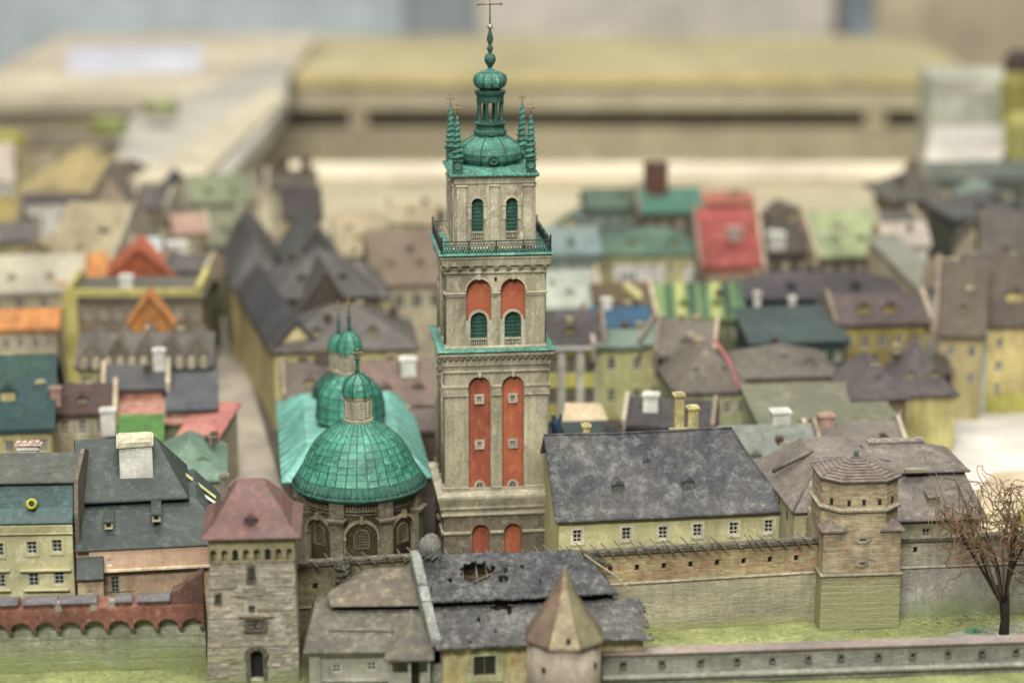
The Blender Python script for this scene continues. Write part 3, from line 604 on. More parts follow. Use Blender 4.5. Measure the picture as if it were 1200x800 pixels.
# --- long building with slate roof right of the bell tower
LW = paint('#b1ad7a', '#9f9c6c', '#c1be90', s=1.6, bump=.2, speck=.15)
SL = paint('#4a4c54', '#62605f', '#7f8380', s=1.8, bump=1.0, rough=.5, speck=.5, streak=.8)
P0 = at(655, 611, 24.95); a = R(8); w = frame_at(P0, 928, P0.z, a); e = P0.z
t = thing('long_house', 'long pale yellow house with weathered blue-grey slate roof beside the bell tower', 'house', (P0.x, P0.y, 0), a)
vs = [(676.5, 628), (734, 625), (777, 624), (817.5, 621), (860, 619), (901, 616)]
holes, wl = [], []
for u, v in vs:
    cx = frame_at(P0, u, e-.15, a); cz = zat(v, P0.y + cx*sin(a)); wl.append((cx, cz)); holes.append(rect(cx, cz, .11, .16))
m = MB(); m.slab([(0, 0), (w, 0), (w, e+.03), (0, e+.03)], holes, 0, .05); d = 1.7; zr = zat(511, P0.y + d*.5)
m.loft([[(0.001, .0505, 0), (0.001, .0505, e), (0.001, d*.22, e+.22), (0.001, d*.5, zr-.03), (0.001, d*.78, e+.22), (0.001, d, e), (0.001, d, 0)], [(.3, .0505, 0), (.3, .0505, e), (.3, d*.22, e+.22), (.3, d*.5, zr-.03), (.3, d*.78, e+.22), (.3, d, e), (.3, d, 0)]][::-1])
m.box(.301, w, .0505, d, 0, e); m.build('wall', LW, t, bevel=.006)
for cx, cz in wl: window(t, cx, cz, .11, .16, 0, WFR, 2, 3, surround=WFR)
# roof: grid with bell-cast, slightly sagging, hip to the right
m = MB(); nx, ny = 60, 24; G = []
def prof_z(s):  # s 0 eave..1 ridge
    return e + .02 + (zr - e)*(s*.55 + .45*s**1.0 if s > .18 else s*.55) if False else e + .02 + (zr-e)*(s**1.12)
for j in range(ny+1):
    s = j/ny; row = []
    for i in range(nx+1):
        f = i/nx; z = e + .02 + (zr-e)*(s*.62 if s < .16 else .0992 + (s-.16)*(1-.0992)/.84)
        hx_ = w + .06 - (s*.62 + .05*sin(s*pi))*1.0; xx = -.05 + f*(hx_ + .05)
        yy = -.07 + s*(d/2+.07); z += .012*noise.noise(Vector((xx*2, s*3, 1))) - .02*sin(f*pi)*s
        row.append((xx, yy, z))
    G.append(row)
vsx = [p for r_ in G for p in r_]; m.add(vsx, [(j*(nx+1)+i, j*(nx+1)+i+1, (j+1)*(nx+1)+i+1, (j+1)*(nx+1)+i) for j in range(ny) for i in range(nx)], True)
# hip end and back
he = [(w+.06, -.07), (w+.06, d/2), (w+.06, d+.07)]
rows = []
for j in range(ny+1):
    p = G[j][-1]; s = j/ny; rows.append([p, (p[0]+.02*(1-s), d/2 - (d/2-p[1])*0, p[2]), (p[0], d - p[1], p[2])])
m.add([q for r_ in rows for q in r_], [(j*3+i, j*3+i+1, (j+1)*3+i+1, (j+1)*3+i) for j in range(ny) for i in range(2)], True)
m.add([(x, d-y, z) for (x, y, z) in vsx], [(j*(nx+1)+i, (j+1)*(nx+1)+i, (j+1)*(nx+1)+i+1, j*(nx+1)+i+1) for j in range(ny) for i in range(nx)], True)
rf = m.build('roof', SL, t, sol=.03)
m = MB(); m.tube([(G[-1][i][0], d/2, G[-1][i][2]+.005) for i in range(0, nx+1, 4)], .014, n=6); m.tube([(p[0], p[1], p[2]+.004) for p in [G[j][-1] for j in range(0, ny+1, 3)]], .012, n=6); m.build('ridge', SL, rf)
def rz(y): s = (y+.07)/(d/2+.07); return e + .02 + (zr-e)*(s*.62 if s < .16 else .0992 + (s-.16)*(.9008)/.84)
SLD = paint('#3a3c40', '#57595c', s=6, bump=.5, speck=.4)
for u, v in ((728, 577), (811, 572)):
    y = .24; x = frame_at(P0, u, e+.2, a)+.01; dormer(rf, x, y, rz(y)-.03, .115, .13, .25, SLD, paint('#6d6f68', '#55574f', s=7))
m = MB(); x = frame_at(P0, 768, e+.5, a); y = .53; m.add([(x-.05, y, rz(y)), (x+.05, y, rz(y)), (x, y-.005, rz(y)+.07), (x, y+.18, rz(y+.12))], [(0, 1, 2), (0, 2, 3), (1, 3, 2)]); m.build('roof_vent', SLD, rf)
CH = paint('#aaa065', '#94894f', '#c3b987', s=7, bump=.3, speck=.2)
for u, hh, ww in ((815, .46, .12), (832, .29, .13)):
    x = frame_at(at(655, 611, 24.95), u, zr, a); chimney(rf, x, d/2+.12, zr-.15, zr+hh, ww, .12, CH)
chimney(rf, frame_at(P0, 703, zr, a), d/2+.1, zr-.15, zr+.12, .09, .08, CH)
m = MB(); x = frame_at(P0, 815, zr, a); m.box(x-.13, x+.1, d/2+.02, d/2+.06, zr-.05, zr+.03); m.build('chimney_base', CH, rf)
# --- city walls
def stakes(parent, w, y, z, n, mat, ln=.16, seed=3):
    rr = random.Random(seed); s0 = None
    for i in range(n):
        x = w*(i+.3+rr.random()*.5)/n; L_ = ln*rr.uniform(.75, 1.15); m = MB(); dx = rr.uniform(-.08, -.02)
        m.tube([(.05, -.05, -.02), (dx*1.5, .10, L_*.62)], .011, .007, n=5) ; o = m.build('stake', mat, parent); o.location = (x, y-.05, z-.02)
def curtain(label, Pa, Pb, h, mat, thick=.16, zs=.62, lip=True, holes=(), nst=0, stmat=None, name='city_wall', scar=None, top=None):
    w = (Pb-Pa).to_2d().length; a = atan2(Pb.y-Pa.y, Pb.x-Pa.x); t = thing(name, label, 'wall', (Pa.x, Pa.y, 0), a)
    hl = [rect(w*f, z, .05, .07) for f, z in holes]
    m = MB(); m.slab([(0, zs), (w, zs), (w, h), (0, h)], hl, 0, .08)
    n = 40; 
    m.loft([[(w*i/n, -.02 - .05*(0), 0), (w*i/n, -.012+.006*noise.noise(Vector((i*.5, 1, 0))), zs-.03), (w*i/n, .0, zs-.0005), (w*i/n, .0805, zs-.0004), (w*i/n, thick, zs), (w*i/n, thick, 0)] for i in range(n+1)][::-1])
    m.box(0, w, .0815, thick, zs+.0005, h-.0005); o = m.build('wall_body', mat, t, bevel=.005)
    if hl:
        q = MB(); 
        for f, z in holes: q.box(w*f-.024, w*f+.024, .05, .079, z-.034, z+.034)
        q.build('loophole', DARK, t)
    q = MB(); q.loft([[(w*i/n, -.022, zs-.018), (w*i/n, -.024, zs-.006), (w*i/n, -.002, zs+.006), (w*i/n, .0, zs-.028)] for i in range(n+1)]); q.build('string_course', mat, t)
    if lip: q = MB(); q.loft([[(w*i/n, -.035, h+.001), (w*i/n, -.04, h+.04+.010*noise.noise(Vector((i*1.1, 2, 0)))), (w*i/n, .07, h+.05), (w*i/n, .07, h+.001)] for i in range(n+1)]); q.build('walkway', top or STONED, t)
    return t, w, a
WALLM = courses('#9b9474', '#8a8569', '#a8745a', low=None, pitch=20, bump=.5)
WALLR = courses('#9a937a', '#a09b82', '#86836e', low=('#758a34', .3), pitch=18, bump=.4)
WOOD = paint('#6a6455', '#4b463a', '#8b8472', s=10, bump=.5, speck=.3)
A_, B_ = on(765, 739, 0), on(950, 727, 0)
sl = (B_.y-A_.y)/(B_.x-A_.x); 
def onl(u): 
    x = A_.x
    for _ in range(20): y = A_.y + sl*(x-A_.x); x = xat(u, y, .3)
    return Vector((x, A_.y + sl*(x-A_.x), 0))
Pa, Pb = onl(500), onl(956)
t, w, a = curtain('long ochre city wall with leaning stakes between the ruined shed and the octagonal tower', Pa, Pb, zat(650, onl(700).y) , WALLR, zs=.60, holes=[((f+.5)/9*.62+.36, .77) for f in range(9)], top=WOOD)
hW = zat(650, onl(700).y)
UP = courses('#ada06e', '#9f8562', '#9a6448', pitch=22, bump=.5)
[c_ for c_ in t.children if c_.name.startswith('wall_body')][0].data.materials[0] = UP
q = MB(); q.add([(0, -.030, .0), (w, -.030, .0), (w, -.022, .565), (0, -.022, .565)], [(0, 1, 2, 3)]); q.build('plaster_face', paint('#a19b80', '#979279', '#aea98f', s=1.8, bump=.6, streak=3, speck=.25, low=('#8a9444', .12)), t)
stakes(t, w, 0, hW+.05, 34, WOOD)
q = MB(); q.tube([(w*i/30, -.07, hW+.075+.008*sin(i*2.1)) for i in range(31)], .007, n=5); q.build('rail', WOOD, t)
Pa2, Pb2 = onl(338), onl(499)
t, w, a = curtain('short mossy wall with stakes between the gate tower and the ruined shed', Pa2, Pb2, zat(659, onl(420).y), paint('#7d7a58', '#6a684b', '#95954f', s=3, bump=.6, speck=.45), zs=.55, holes=[(.2, .78), (.75, .8)], top=WOOD)
stakes(t, w, 0, zat(659, onl(420).y)+.05, 9, WOOD, seed=8)
q = MB(); q.tube([(w*i/10, -.07, zat(659, onl(420).y)+.07+.006*sin(i*2.1)) for i in range(11)], .007, n=5); q.build('rail', WOOD, t)
A3, B3 = on(1045, 724, 0), on(1230, 716, 0)
t, w, a = curtain('grey plastered city wall right of the octagonal tower, behind the bare tree', A3, B3, .93, paint('#918b78', '#a29c89', '#7e7a66', s=2, bump=.5, speck=.3, streak=2), zs=.62, holes=[(.13, .82), (.46, .82), (.8, .82)], top=WOOD)
q = MB(); q.add([(0, -.030, .0), (w, -.030, .0), (w, -.022, .585), (0, -.022, .585)], [(0, 1, 2, 3)]); q.build('plaster_face', paint('#98958a', '#8d887c', '#aeb0ab', s=1.6, bump=.5, speck=.2, low=('#7d8858', .22)), t)
# --- octagonal tower
OM = courses('#b3a582', '#8d7f60', '#99694a', low=('#8b8f5e', .66), pitch=30, bump=.5, grout='#7a7058')
OL = paint('#968d74', '#7f765e', '#aca389', s=7, bump=.4, speck=.3)
Pf = on(1006, 737, 0); OY = Pf.y + .46; ot = thing('octagonal_tower', 'square stone wall tower with octagonal top and low purplish shingled roof', 'tower', (Pf.x - .03, OY, 0), R(5))
hs = .46; hz = lambda v: zat(v, OY - hs)
zb1 = hz(675); z2 = hz(622); z3 = hz(598); z4 = hz(567)
def octo(r, z, c=.42):
    k = r*c; return [(-r+k, -r, z), (r-k, -r, z), (r, -r+k, z), (r, r-k, z), (r-k, r, z), (-r+k, r, z), (-r, r-k, z), (-r, -r+k, z)]
m = MB(); m.squares([(hs, 0), (hs*.99, zb1)]); m.squares([(hs*.975, zb1+.035), (hs*.965, z2)]); m.loft([octo(hs*.964, z2-.001), octo(hs*.95, z4+.02)]); m.build('wall', OM, ot, bevel=.006)
MB().squares([(hs*.99, zb1-.001), (hs*1.04, zb1+.008), (hs*1.04, zb1+.026), (hs*.97, zb1+.036)]).build('string_course', OL, ot, bevel=.004)
MB().loft([octo(hs*.96, z3-.03), octo(hs*1.02, z3-.02), octo(hs*1.03, z3+.004), octo(hs*.95, z3+.03)]).build('ledge', OL, ot)
RT = paint('#6e635c', '#5c524c', '#857a72', s=5, bump=.5, speck=.35)
ra = hz(532)+.10; m = MB(); m.loft([octo(hs*.99, z4), octo(hs*1.01, z4+.02), octo(.012, zat(534, OY))]); rf = m.build('roof', RT, ot)
ap = Vector((0, 0, zat(534, OY))); oc = [Vector(p) for p in octo(hs*1.01, z4+.02)]
SH = paint('#74675f', '#5f544e', '#8b7f77', s=8, bump=.4, speck=.3); ns = 0
for i in range(8):       # overlapping shingle rows on each face
    p, q_ = oc[i], oc[(i+1) % 8]; nrm = (q_-p).cross(ap-p).normalized()
    for j in range(9):
        t0, t1 = j/9, (j+1)/9+.01; a0, a1 = p.lerp(ap, t0), q_.lerp(ap, t0); b0, b1 = p.lerp(ap, min(t1, 1)), q_.lerp(ap, min(t1, 1)); m = MB()
        jt = random.uniform(0, .004)
        m.add([a0+nrm*(.012+jt), a1+nrm*(.012+jt), b1+nrm*.003, b0+nrm*.003, a0-nrm*.002, a1-nrm*.002], [(0, 1, 2, 3), (4, 5, 1, 0)]); m.build('shingle_row', SH, rf)
    m = MB(); m.tube([p+nrm*.01, ap], .011, .009, n=5); m.build('hip_ridge', SH, rf)
m = MB(); m.lathe([(.02, ap.z-.03), (.035, ap.z), (.02, ap.z+.02), (.03, ap.z+.035), (.028, ap.z+.055), (.01, ap.z+.075)], 10); m.build('finial', paint('#55605c', '#3d4643', s=9), ot)
rc_ = random.Random(9)
def course_rows(z_a, z_b, hwf, skip=()):
    z_ = z_a
    while z_ < z_b-.02:
        hh = rc_.uniform(.022, .040); x = -hwf+.003
        while x < hwf-.03:
            wd = min(rc_.uniform(.12, .38), hwf-.003-x)
            if not any(abs(z_+hh/2-sz) < sh+hh/2 and abs(x+wd/2) < .12+wd/2 for sz, sh in skip):
                m = MB(); o_ = rc_.uniform(-.004, .003); m.add([(x+.002, -hwf+.012, z_+.002), (x+wd-.002, -hwf+.012, z_+.002), (x+wd-.002, -hwf+.012, z_+hh-.002), (x+.002, -hwf+.012, z_+hh-.002), (x+.003, -hwf-o_, z_+.004), (x+wd-.003, -hwf-o_, z_+.004), (x+wd-.003, -hwf-o_*.4, z_+hh-.003), (x+.003, -hwf-o_*.4, z_+hh-.003)], [(4, 5, 6, 7), (0, 1, 5, 4), (1, 2, 6, 5), (2, 3, 7, 6), (3, 0, 4, 7)]); m.build('stone', OM, ot)
            x += wd
        z_ += hh
course_rows(.02, zb1-.01, hs*.995); course_rows(zb1+.04, z2, hs*.972, ((hz(660), .06), (hz(645)+.13, .07)))
for i, (x, zz) in enumerate([(-.17, z3+.085), (.0, z3+.09), (.18, z3+.09)]):
    m = MB(); m.box(x-.02, x+.02, -hs*.955-.004, -hs*.955+.02, zz-.035, zz+.035); m.build('loophole', DARK, ot)
for sx in (-1, 1):
    c_ = octo(hs*.955, z3+.085); p, q_ = (Vector(c_[1]), Vector(c_[2])) if sx > 0 else (Vector(c_[7]), Vector(c_[0])); md = (p+q_)/2; m = MB()
    m.M = Matrix.Translation(md) @ Matrix.Rotation(sx*pi/4, 4, 'Z'); m.box(-.02, .02, -.006, .02, -.035, .035); m.build('loophole', DARK, ot)
    m = MB(); x = sx*hs*.80; s0 = hs*.975
    m.add([(sx*s0, -s0, z2), (sx*(s0-.25), -s0-.02, z2), (sx*(s0+.02), -s0+.25, z2), (sx*(s0-.12), -s0+.12, z2+.13), (sx*(s0+.03), -s0-.03, z2-.01), (sx*(s0+.03), -s0-.03, z2+.01), (sx*(s0-.26), -s0-.03, z2-.01), (sx*(s0+.03), -s0+.26, z2-.01), (sx*(s0-.26), -s0-.03, z2+.012), (sx*(s0+.03), -s0+.26, z2+.012)],
          [(4, 6, 8, 5) if sx > 0 else (5, 8, 6, 4), (5, 8, 3), (5, 3, 9), (7, 4, 5, 9), (4, 7, 6)]); m.build('corner_roof', SH, ot)
def slit(parent, x, z, y, w_, h_, halo):
    m = MB(); m.slab([(x+w_*cos(k)*random.uniform(.85, 1.15), z+h_*.75*sin(k)*random.uniform(.85, 1.15)) for k in [i*2*pi/12 for i in range(12)]], [rect(x, z, w_*.8, h_*.4), ], y-.012, .011); o = m.build('embrasure', halo, parent)
    q = MB(); q.box(x-w_*.42, x+w_*.42, y-.006, y-.0005, z-h_*.22, z+h_*.22); q.build('opening', DARK, o)
slit(ot, 0, hz(645)+.0+.13, -hs*.975, .10, .06, OL); slit(ot, 0, hz(660), -hs*.978, .08, .06, OL)
# --- building behind the octagonal tower
BK = paint('#918e72', '#7d7a62', '#9b9c78', s=2.5, bump=.3, speck=.3)
BR = paint('#6f675f', '#58514a', '#888075', s=2.2, bump=.4, speck=.3, rough=.6)
P0 = at(1040, 611, 25.0); a = R(6); e = P0.z; t = thing('mansard_house', 'grey-purple broken-hip roofed house behind the octagonal tower', 'house', (P0.x, P0.y, 0), a)
w = frame_at(P0, 1150, e, a); xl = -1.15
hl, wl = [], []
for u in (1086, 1127): cx = frame_at(P0, u, e, a); hl.append(rect(cx, e-.16, .1, .12)); wl.append(cx)
m = MB(); m.slab([(0, 0), (w, 0), (w, e), (0, e)], hl, 0, .05); m.box(0, w, .0505, 1.7, 0, e)
m.build('wall', BK, t)
for cx in wl: window(t, cx, e-.16, .1, .12, 0, BK, 2, 2)
zr = zat(520, 25.9); zm = zat(556, 25.45)
m = MB(); m.loft([[(-.05, -.06, e), (-.05, -.06, e+.03), (-.05, .5, zm), (-.05, 1.2, zm), (-.05, 1.76, e+.03), (-.05, 1.76, e)], [(w+.06, -.06, e), (w+.06, -.06, e+.03), (w-.08, .5, zm), (w-.08, 1.2, zm), (w+.06, 1.76, e+.03), (w+.06, 1.76, e)]][::-1]); rf = m.build('roof', BR, t, bevel=.01)
m = MB(); m.loft([[(-.1, .42, zm+.001), (-.1, .42, zm+.03), (-.1, .92, zr), (-.1, 1.4, zm+.03), (-.1, 1.4, zm+.001)], [(w-.02, .42, zm+.001), (w-.02, .42, zm+.03), (w-.5, .92, zr), (w-.02, 1.4, zm+.03), (w-.02, 1.4, zm+.001)]][::-1]); m.build('upper_roof', BR, rf, bevel=.01)
dormer(rf, frame_at(P0, 1098, e+.2, a)-.02, .10, e+.12, .1, .12, .2, BR, BK, gable=False)
m = MB(); m.box(.28, .55, .30, .36, zm+.06, zm+.10); m.build('roof_sill', BK, rf)
for i in range(5): chimney(rf, -.05+.14*i+.1, .95, zr-.05, zr+.05, .11, .08, paint('#8f867d', '#7a726a', s=6))
Pq = at(905, 583, 25.3); t2 = thing('gabled_wing', 'narrow pale side wing with small slit windows left of the octagonal tower', 'house', (at(932, 583, 24.6).x, 24.6, 0), R(7))
e2 = zat(600, 24.6); wz = 1.15; z_r = zat(520, 25.8)
m = MB(); m.loft([[(0, y, 0), (wz, y, 0), (wz, y, e2), (0, y, e2)] for y in (0, 1.9)]); m.build('wall', paint('#a3a078', '#8f8c68', s=3), t2)
m = MB(); yv = 1.95
m.rects([(-.04, wz, -.06, yv, e2), (-.04, wz, -.06, yv, e2+.02), (.42, wz-.1, .55, yv-.5, z_r)]); rf2 = m.build('roof', paint('#6f665e', '#5f574f', '#857b72', s=2.5, bump=.3, speck=.2), t2, bevel=.01)
m = MB(); m.tube([(-.04, yv*.5, e2+.2), (.42, .55+.3, z_r+.01)], .03, n=5); m.tube([(-.04, -.06, e2+.02), (.42, .55, z_r)], .016, n=5); m.build('verge', paint('#6a625c', '#55504b', s=5), rf2)
for y, z in ((.35, e2-.12), (.75, e2-.06), (1.1, e2-.02)):
    m = MB(); m.box(-.006, .01, y-.02, y+.02, z-.08, z+.02); m.build('window', DARK, t2)
# --- gate tower, left
GM = courses('#c2baa5', '#a0977f', '#d8d4c7', low=('#959a72', .42), pitch=24, bump=.9)
GY = 22.2; gt = thing('gate_tower', 'battered stone gate tower with mauve-red bellcast roof and row of small arches', 'tower', (xat(297, GY, .8), GY, 0), R(4))
zz = lambda v: zat(v, GY); gw = lambda u, v: (u-297)/F*dax(GY, zat(v, GY))
zt_ = zz(628); zm_ = zz(656); d = .95
arcs = [arch(-.40+.114*i, zz(657), zz(643), .06, 6) for i in range(8)]
m = MB(); m.slab([(-.455, zm_-.02), (.455, zm_-.02), (.455, zt_+.02), (-.455, zt_+.02)], arcs, -.02, .08); m.box(-.455, .455, .0605, d-.01, zm_-.02, zt_+.02); m.build('parapet_wall', paint('#a39a72', '#8f8660', '#aa9f7c', s=3, bump=.6, speck=.35), gt, bevel=.006)
for i in range(8):
    if i in (2, 5): q = MB(); q.box(-.40+.114*i-.028, -.40+.114*i+.028, .03, .055, zz(657), zz(643)); q.build('opening', DARK, gt)
    q = MB(); x = -.40+.114*i+.057
    if i < 7: q.loft([[(x-.02, -.03, zz(652)), (x+.02, -.03, zz(652)), (x+.02, .03, zz(652)), (x-.02, .03, zz(652))], [(x-.008, .0, zz(662)), (x+.008, .0, zz(662)), (x+.008, .03, zz(662)), (x-.008, .03, zz(662))]]); q.build('corbel', OL, gt)
door = arch(.02, 0.03, zz(762), .135, 10)
m = MB(); n = 14; xs0, xs1 = gw(240, 800), gw(349, 800)
m.slab([(xs0, 0), (xs1, 0), (.445, zm_-.021), (-.445, zm_-.021)], [door], 0, .12); m.loft([[(xs0, .1205, 0), (xs1, .1205, 0), (xs1, d, 0), (xs0, d, 0)], [(-.445, .1205, zm_-.021), (.445, .1205, zm_-.021), (.44, d-.02, zm_-.021), (-.44, d-.02, zm_-.021)]]); m.build('wall', GM, gt, bevel=.008)
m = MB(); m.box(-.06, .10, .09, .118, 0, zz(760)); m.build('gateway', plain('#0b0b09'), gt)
RU = paint('#7d786a', '#5c574b', '#98947f', s=9, bump=1, speck=.6)
for i in range(11):     # rough voussoirs and jamb stones round the gateway
    a_ = pi*i/10; r_ = .10; m = MB(); m.M = Matrix.Translation((.02+r_*cos(a_), -.012, zz(762)-.0675+r_*sin(a_))) @ Matrix.Rotation(-(a_-pi/2), 4, 'Y'); m.box(-.016, .016, -.012, .02, -.026, .03, .004); m.build('stone', RU, gt, bevel=.004)
for s_ in (-1, 1):
    for j in range(5): m = MB(); wj = random.uniform(.03, .05); x = .02+s_*(.072+wj/2); m.box(x-wj/2, x+wj/2, -.022, .02, .03+j*.052, .03+j*.052+.046, .004); m.build('stone', RU, gt, bevel=.004)
rb_ = random.Random(4); BLK = [GM, courses('#bdb6a4', '#9a927c', '#d6d2c6', pitch=24, bump=.9), courses('#aca28b', '#8a816b', '#c0b8a4', pitch=24, bump=.9)]
zr_ = .06; rows = []
while zr_ < zm_-.09:
    hh = rb_.uniform(.035, .055); f = zr_/(zm_-.02); xa, xb = xs0+( -.445-xs0)*f, xs1+(.445-xs1)*f; x = xa+.004
    while x < xb-.05:
        wd = min(rb_.uniform(.08, .17), xb-.004-x); cx_, cz_ = x+wd/2-.0, zr_+hh/2
        clear = all(not (abs(cx_-ox) < ow+wd/2 and abs(cz_-oz_) < oh_+hh/2) for ox, oz_, ow, oh_ in ((.02, zz(780), .14, .16), (.02, zz(731), .20, .14), (gw(296, 672), zz(672), .08, .14), (gw(295, 712), zz(712), .06, .06), (gw(256, 700), zz(700), .07, .1)))
        if clear and wd > .05:
            j_ = lambda: rb_.uniform(-.003, .003); pr_ = rb_.uniform(.004, .014); m = MB()
            a_, b_, c_, d_ = (x+.003+j_(), zr_+.003+j_()), (x+wd-.003+j_(), zr_+.003+j_()), (x+wd-.003+j_(), zr_+hh-.003+j_()), (x+.003+j_(), zr_+hh-.003+j_())
            m.add([(p[0], .001, p[1]) for p in (a_, b_, c_, d_)] + [(p[0]+(cx_-p[0])*.06, -pr_, p[1]+(cz_-p[1])*.12) for p in (a_, b_, c_, d_)], [(4, 5, 6, 7), (0, 1, 5, 4), (1, 2, 6, 5), (2, 3, 7, 6), (3, 0, 4, 7)]); m.build('stone', rb_.choice(BLK), gt)
        x += wd
    zr_ += hh
zc = zz(731)   # carved arms panel: frame, eroded shield relief
m = MB(); m.slab(rect(.02, zc, .24, .17), [rect(.02, zc, .18, .11)], -.03, .03); m.build('carved_panel', RU, gt, bevel=.004)
m = MB()
m.box(-.065, .105, -.008, .0, zc-.052, zc+.052)
for k in range(26): m.ball((.02+random.uniform(-.07, .07), -.012, zc+random.uniform(-.045, .045)), random.uniform(.008, .018), 6, 4)
m.build('relief', RU, gt)
m = MB(); m.box(-.16, .21, -.035, -.001, zz(722), zz(719)); m.build('hood_mould', OL, gt, bevel=.004)
for (u, v, w_, h_) in ((296, 672, .10, .20), (295, 712, .07, .07), (256, 700, .09, .13)):
    x = gw(u, v); z = zz(v); m = MB(); m.slab([(p[0]+random.uniform(-.006, .006), p[1]+random.uniform(-.006, .006)) for p in rect(x, z, w_, h_)], [rect(x, z, w_*.6, h_*.7)], -.014, .013); o = m.build('window', RU, gt)
    m = MB(); m.box(x-w_*.32, x+w_*.32, -.004, -.0005, z-h_*.36, z+h_*.36); m.build('pane', paint('#4a4a3e', '#2a2a22', s=14, bump=.8), o)
GR = paint('#64423d', '#5d4b48', '#824d44', s=2.2, bump=.4, speck=.2, rough=.55)
zt2 = zz(629); zr = zat(562, GY+.5)
m = MB(); m.rects([(-.53, .53, -.10, d+.10, zt2), (-.53, .53, -.10, d+.10, zt2+.02), (-.42, .42, .03, d-.03, zt2+.10), (-.31, .31, .16, d-.16, zt2+.27), (-.16, .14, .38, d-.38, zr)]); rf = m.build('roof', GR, gt, bevel=.008)
dormer(rf, .0, .04, zt2+.09, .11, .10, .2, GR, paint('#5d4d47', '#46403a', s=7)); chimney(rf, -.30, .55, zt2+.15, zat(553, GY+.55), .085, .085, paint('#7d7668', '#5f594d', s=8, bump=.5))
# --- red arcaded wall, far left
Pa, Pb = on(-14, 789, 0), on(242, 781, 0); w = (Pb-Pa).to_2d().length; a = atan2(Pb.y-Pa.y, Pb.x-Pa.x)
t = thing('arcaded_wall', 'low mossy city wall topped by a red arcaded parapet with slate capped merlons', 'wall', (Pa.x, Pa.y, 0), a)
zt_ = zat(706, Pa.y+.1); za_ = zat(737, Pa.y)
m = MB(); n = 40; m.loft([[(w*i/n, -.01, 0), (w*i/n, .0+.006*noise.noise(Vector((i*.7, 0, 0))), za_*.6), (w*i/n, .02, za_+.1), (w*i/n, .3, za_+.1), (w*i/n, .3, 0)] for i in range(n+1)][::-1]); m.build('wall_body', courses('#a0a58a', '#868b70', '#b9bca6', low=('#808a50', .30), pitch=16, bump=.6), t)
na = 9; pr = [(0, za_+.02), (0, zt_)]
RW = paint('#86503f', '#6b4234', '#a06a58', s=2.5, bump=.5, speck=.3)
out = [(0, za_), (0, zt_-.02), (w, zt_-.02), (w, za_)][::-1]; bot = []
hw_ = w/na
outer = [(w, za_), (w, zt_-.02), (0, zt_-.02), (0, za_)]
for i in range(na):
    cx = hw_*(i+.5); r_ = hw_*.41; outer += [(cx-r_, za_)] + [(cx + r_*cos(pi-pi*k/8), za_ + r_*.75*sin(pi-pi*k/8)+.012) for k in range(9)] + [(cx+r_, za_)]
m = MB(); m.slab(outer[::-1], [], -.10, .36); m.build('arcade', RW, t, bevel=.005)
for i in range(na+1): m = MB(); x = min(max(hw_*i, .03), w-.03); m.loft([[(x-.03, -.10, za_-.001), (x+.03, -.10, za_-.001), (x+.03, 0, za_-.001), (x-.03, 0, za_-.001)], [(x-.012, -.03, za_-.075), (x+.012, -.03, za_-.075), (x+.012, .0, za_-.075), (x-.012, .0, za_-.075)]][::-1]); m.build('corbel', OL, t)
for f0, f1 in ((0, .155), (.185, .33), (.35, .51), (.60, .67), (.70, .84)):
    m = MB(); m.box(w*f0, w*f1, -.08, .10, zt_-.0195, zt_+.03); q = m.build('merlon', RW, t, bevel=.005)
    m = MB(); m.loft([[(x, -.11, zt_+.031), (x, -.11, zt_+.045), (x, .02, zt_+.075), (x, .14, zt_+.045), (x, .14, zt_+.031)] for x in (w*f1+.01, w*f0-.01)]); m.build('slate_cap', paint('#5f5d60', '#4c4a4d', '#75727a', s=4), q)
for f in (.34, .585, .5): m = MB(); m.box(w*f-.035, w*f+.035, -.10, .0, zt_-.05, zt_+.05, .006); m.build('turret', paint('#8d8a76', '#77745f', s=7), t)
# ruined brown gable at the right end of the wall
m = MB(); m.slab([(w*.845, zt_-.02), (w*1.0, zt_-.02), (w*1.0, zt_+.33), (w*.96, zt_+.27), (w*.93, zt_+.24), (w*.90, zt_+.16), (w*.86, zt_+.12), (w*.845, zt_+.05)], [], -.06, .2); m.build('broken_gable', paint('#6e4a40', '#5a4138', '#86584c', s=4, bump=.7, speck=.4), t)
# --- pale yellow town house (far left)
YW = paint('#bab686', '#a39e70', '#c9c59c', s=1.4, bump=.15, speck=.08)
TEAL = paint('#1f4643', '#173635', '#3f5c68', s=2.2, bump=.25, rough=.4, speck=.25)
GRF = paint('#4a4d45', '#3d403a', '#5e6257', s=3, bump=.35, rough=.6, speck=.3)
YY = 23.25; P0 = at(-30, 614, YY); a = R(3); e = P0.z; t = thing('town_house', 'pale yellow-green town house with teal mansard roof and round yellow roof window', 'house', (P0.x, P0.y, 0), a)
w = frame_at(P0, 84, e, a); holes, wl = [], []
for u, v in ((-2, 644), (37, 642.5), (66.5, 641), (-2, 681), (37, 680), (67, 678.5)):
    cx = frame_at(P0, u, e-.3, a)+0.005; cz = zat(v, YY); wl.append((cx, cz)); holes.append(rect(cx, cz, .11, .15))
m = MB(); m.slab([(0, 0), (w, 0), (w, e), (0, e)], holes, 0, .06); m.box(0, w, .0605, 1.3, 0, e); m.build('wall', YW, t, bevel=.006)
for i, (cx, cz) in enumerate(wl): window(t, cx, cz, .11, .15, 0, paint('#a7aba5', '#8e938e', s=6), 2, 3, surround=YW if i < 3 else None)
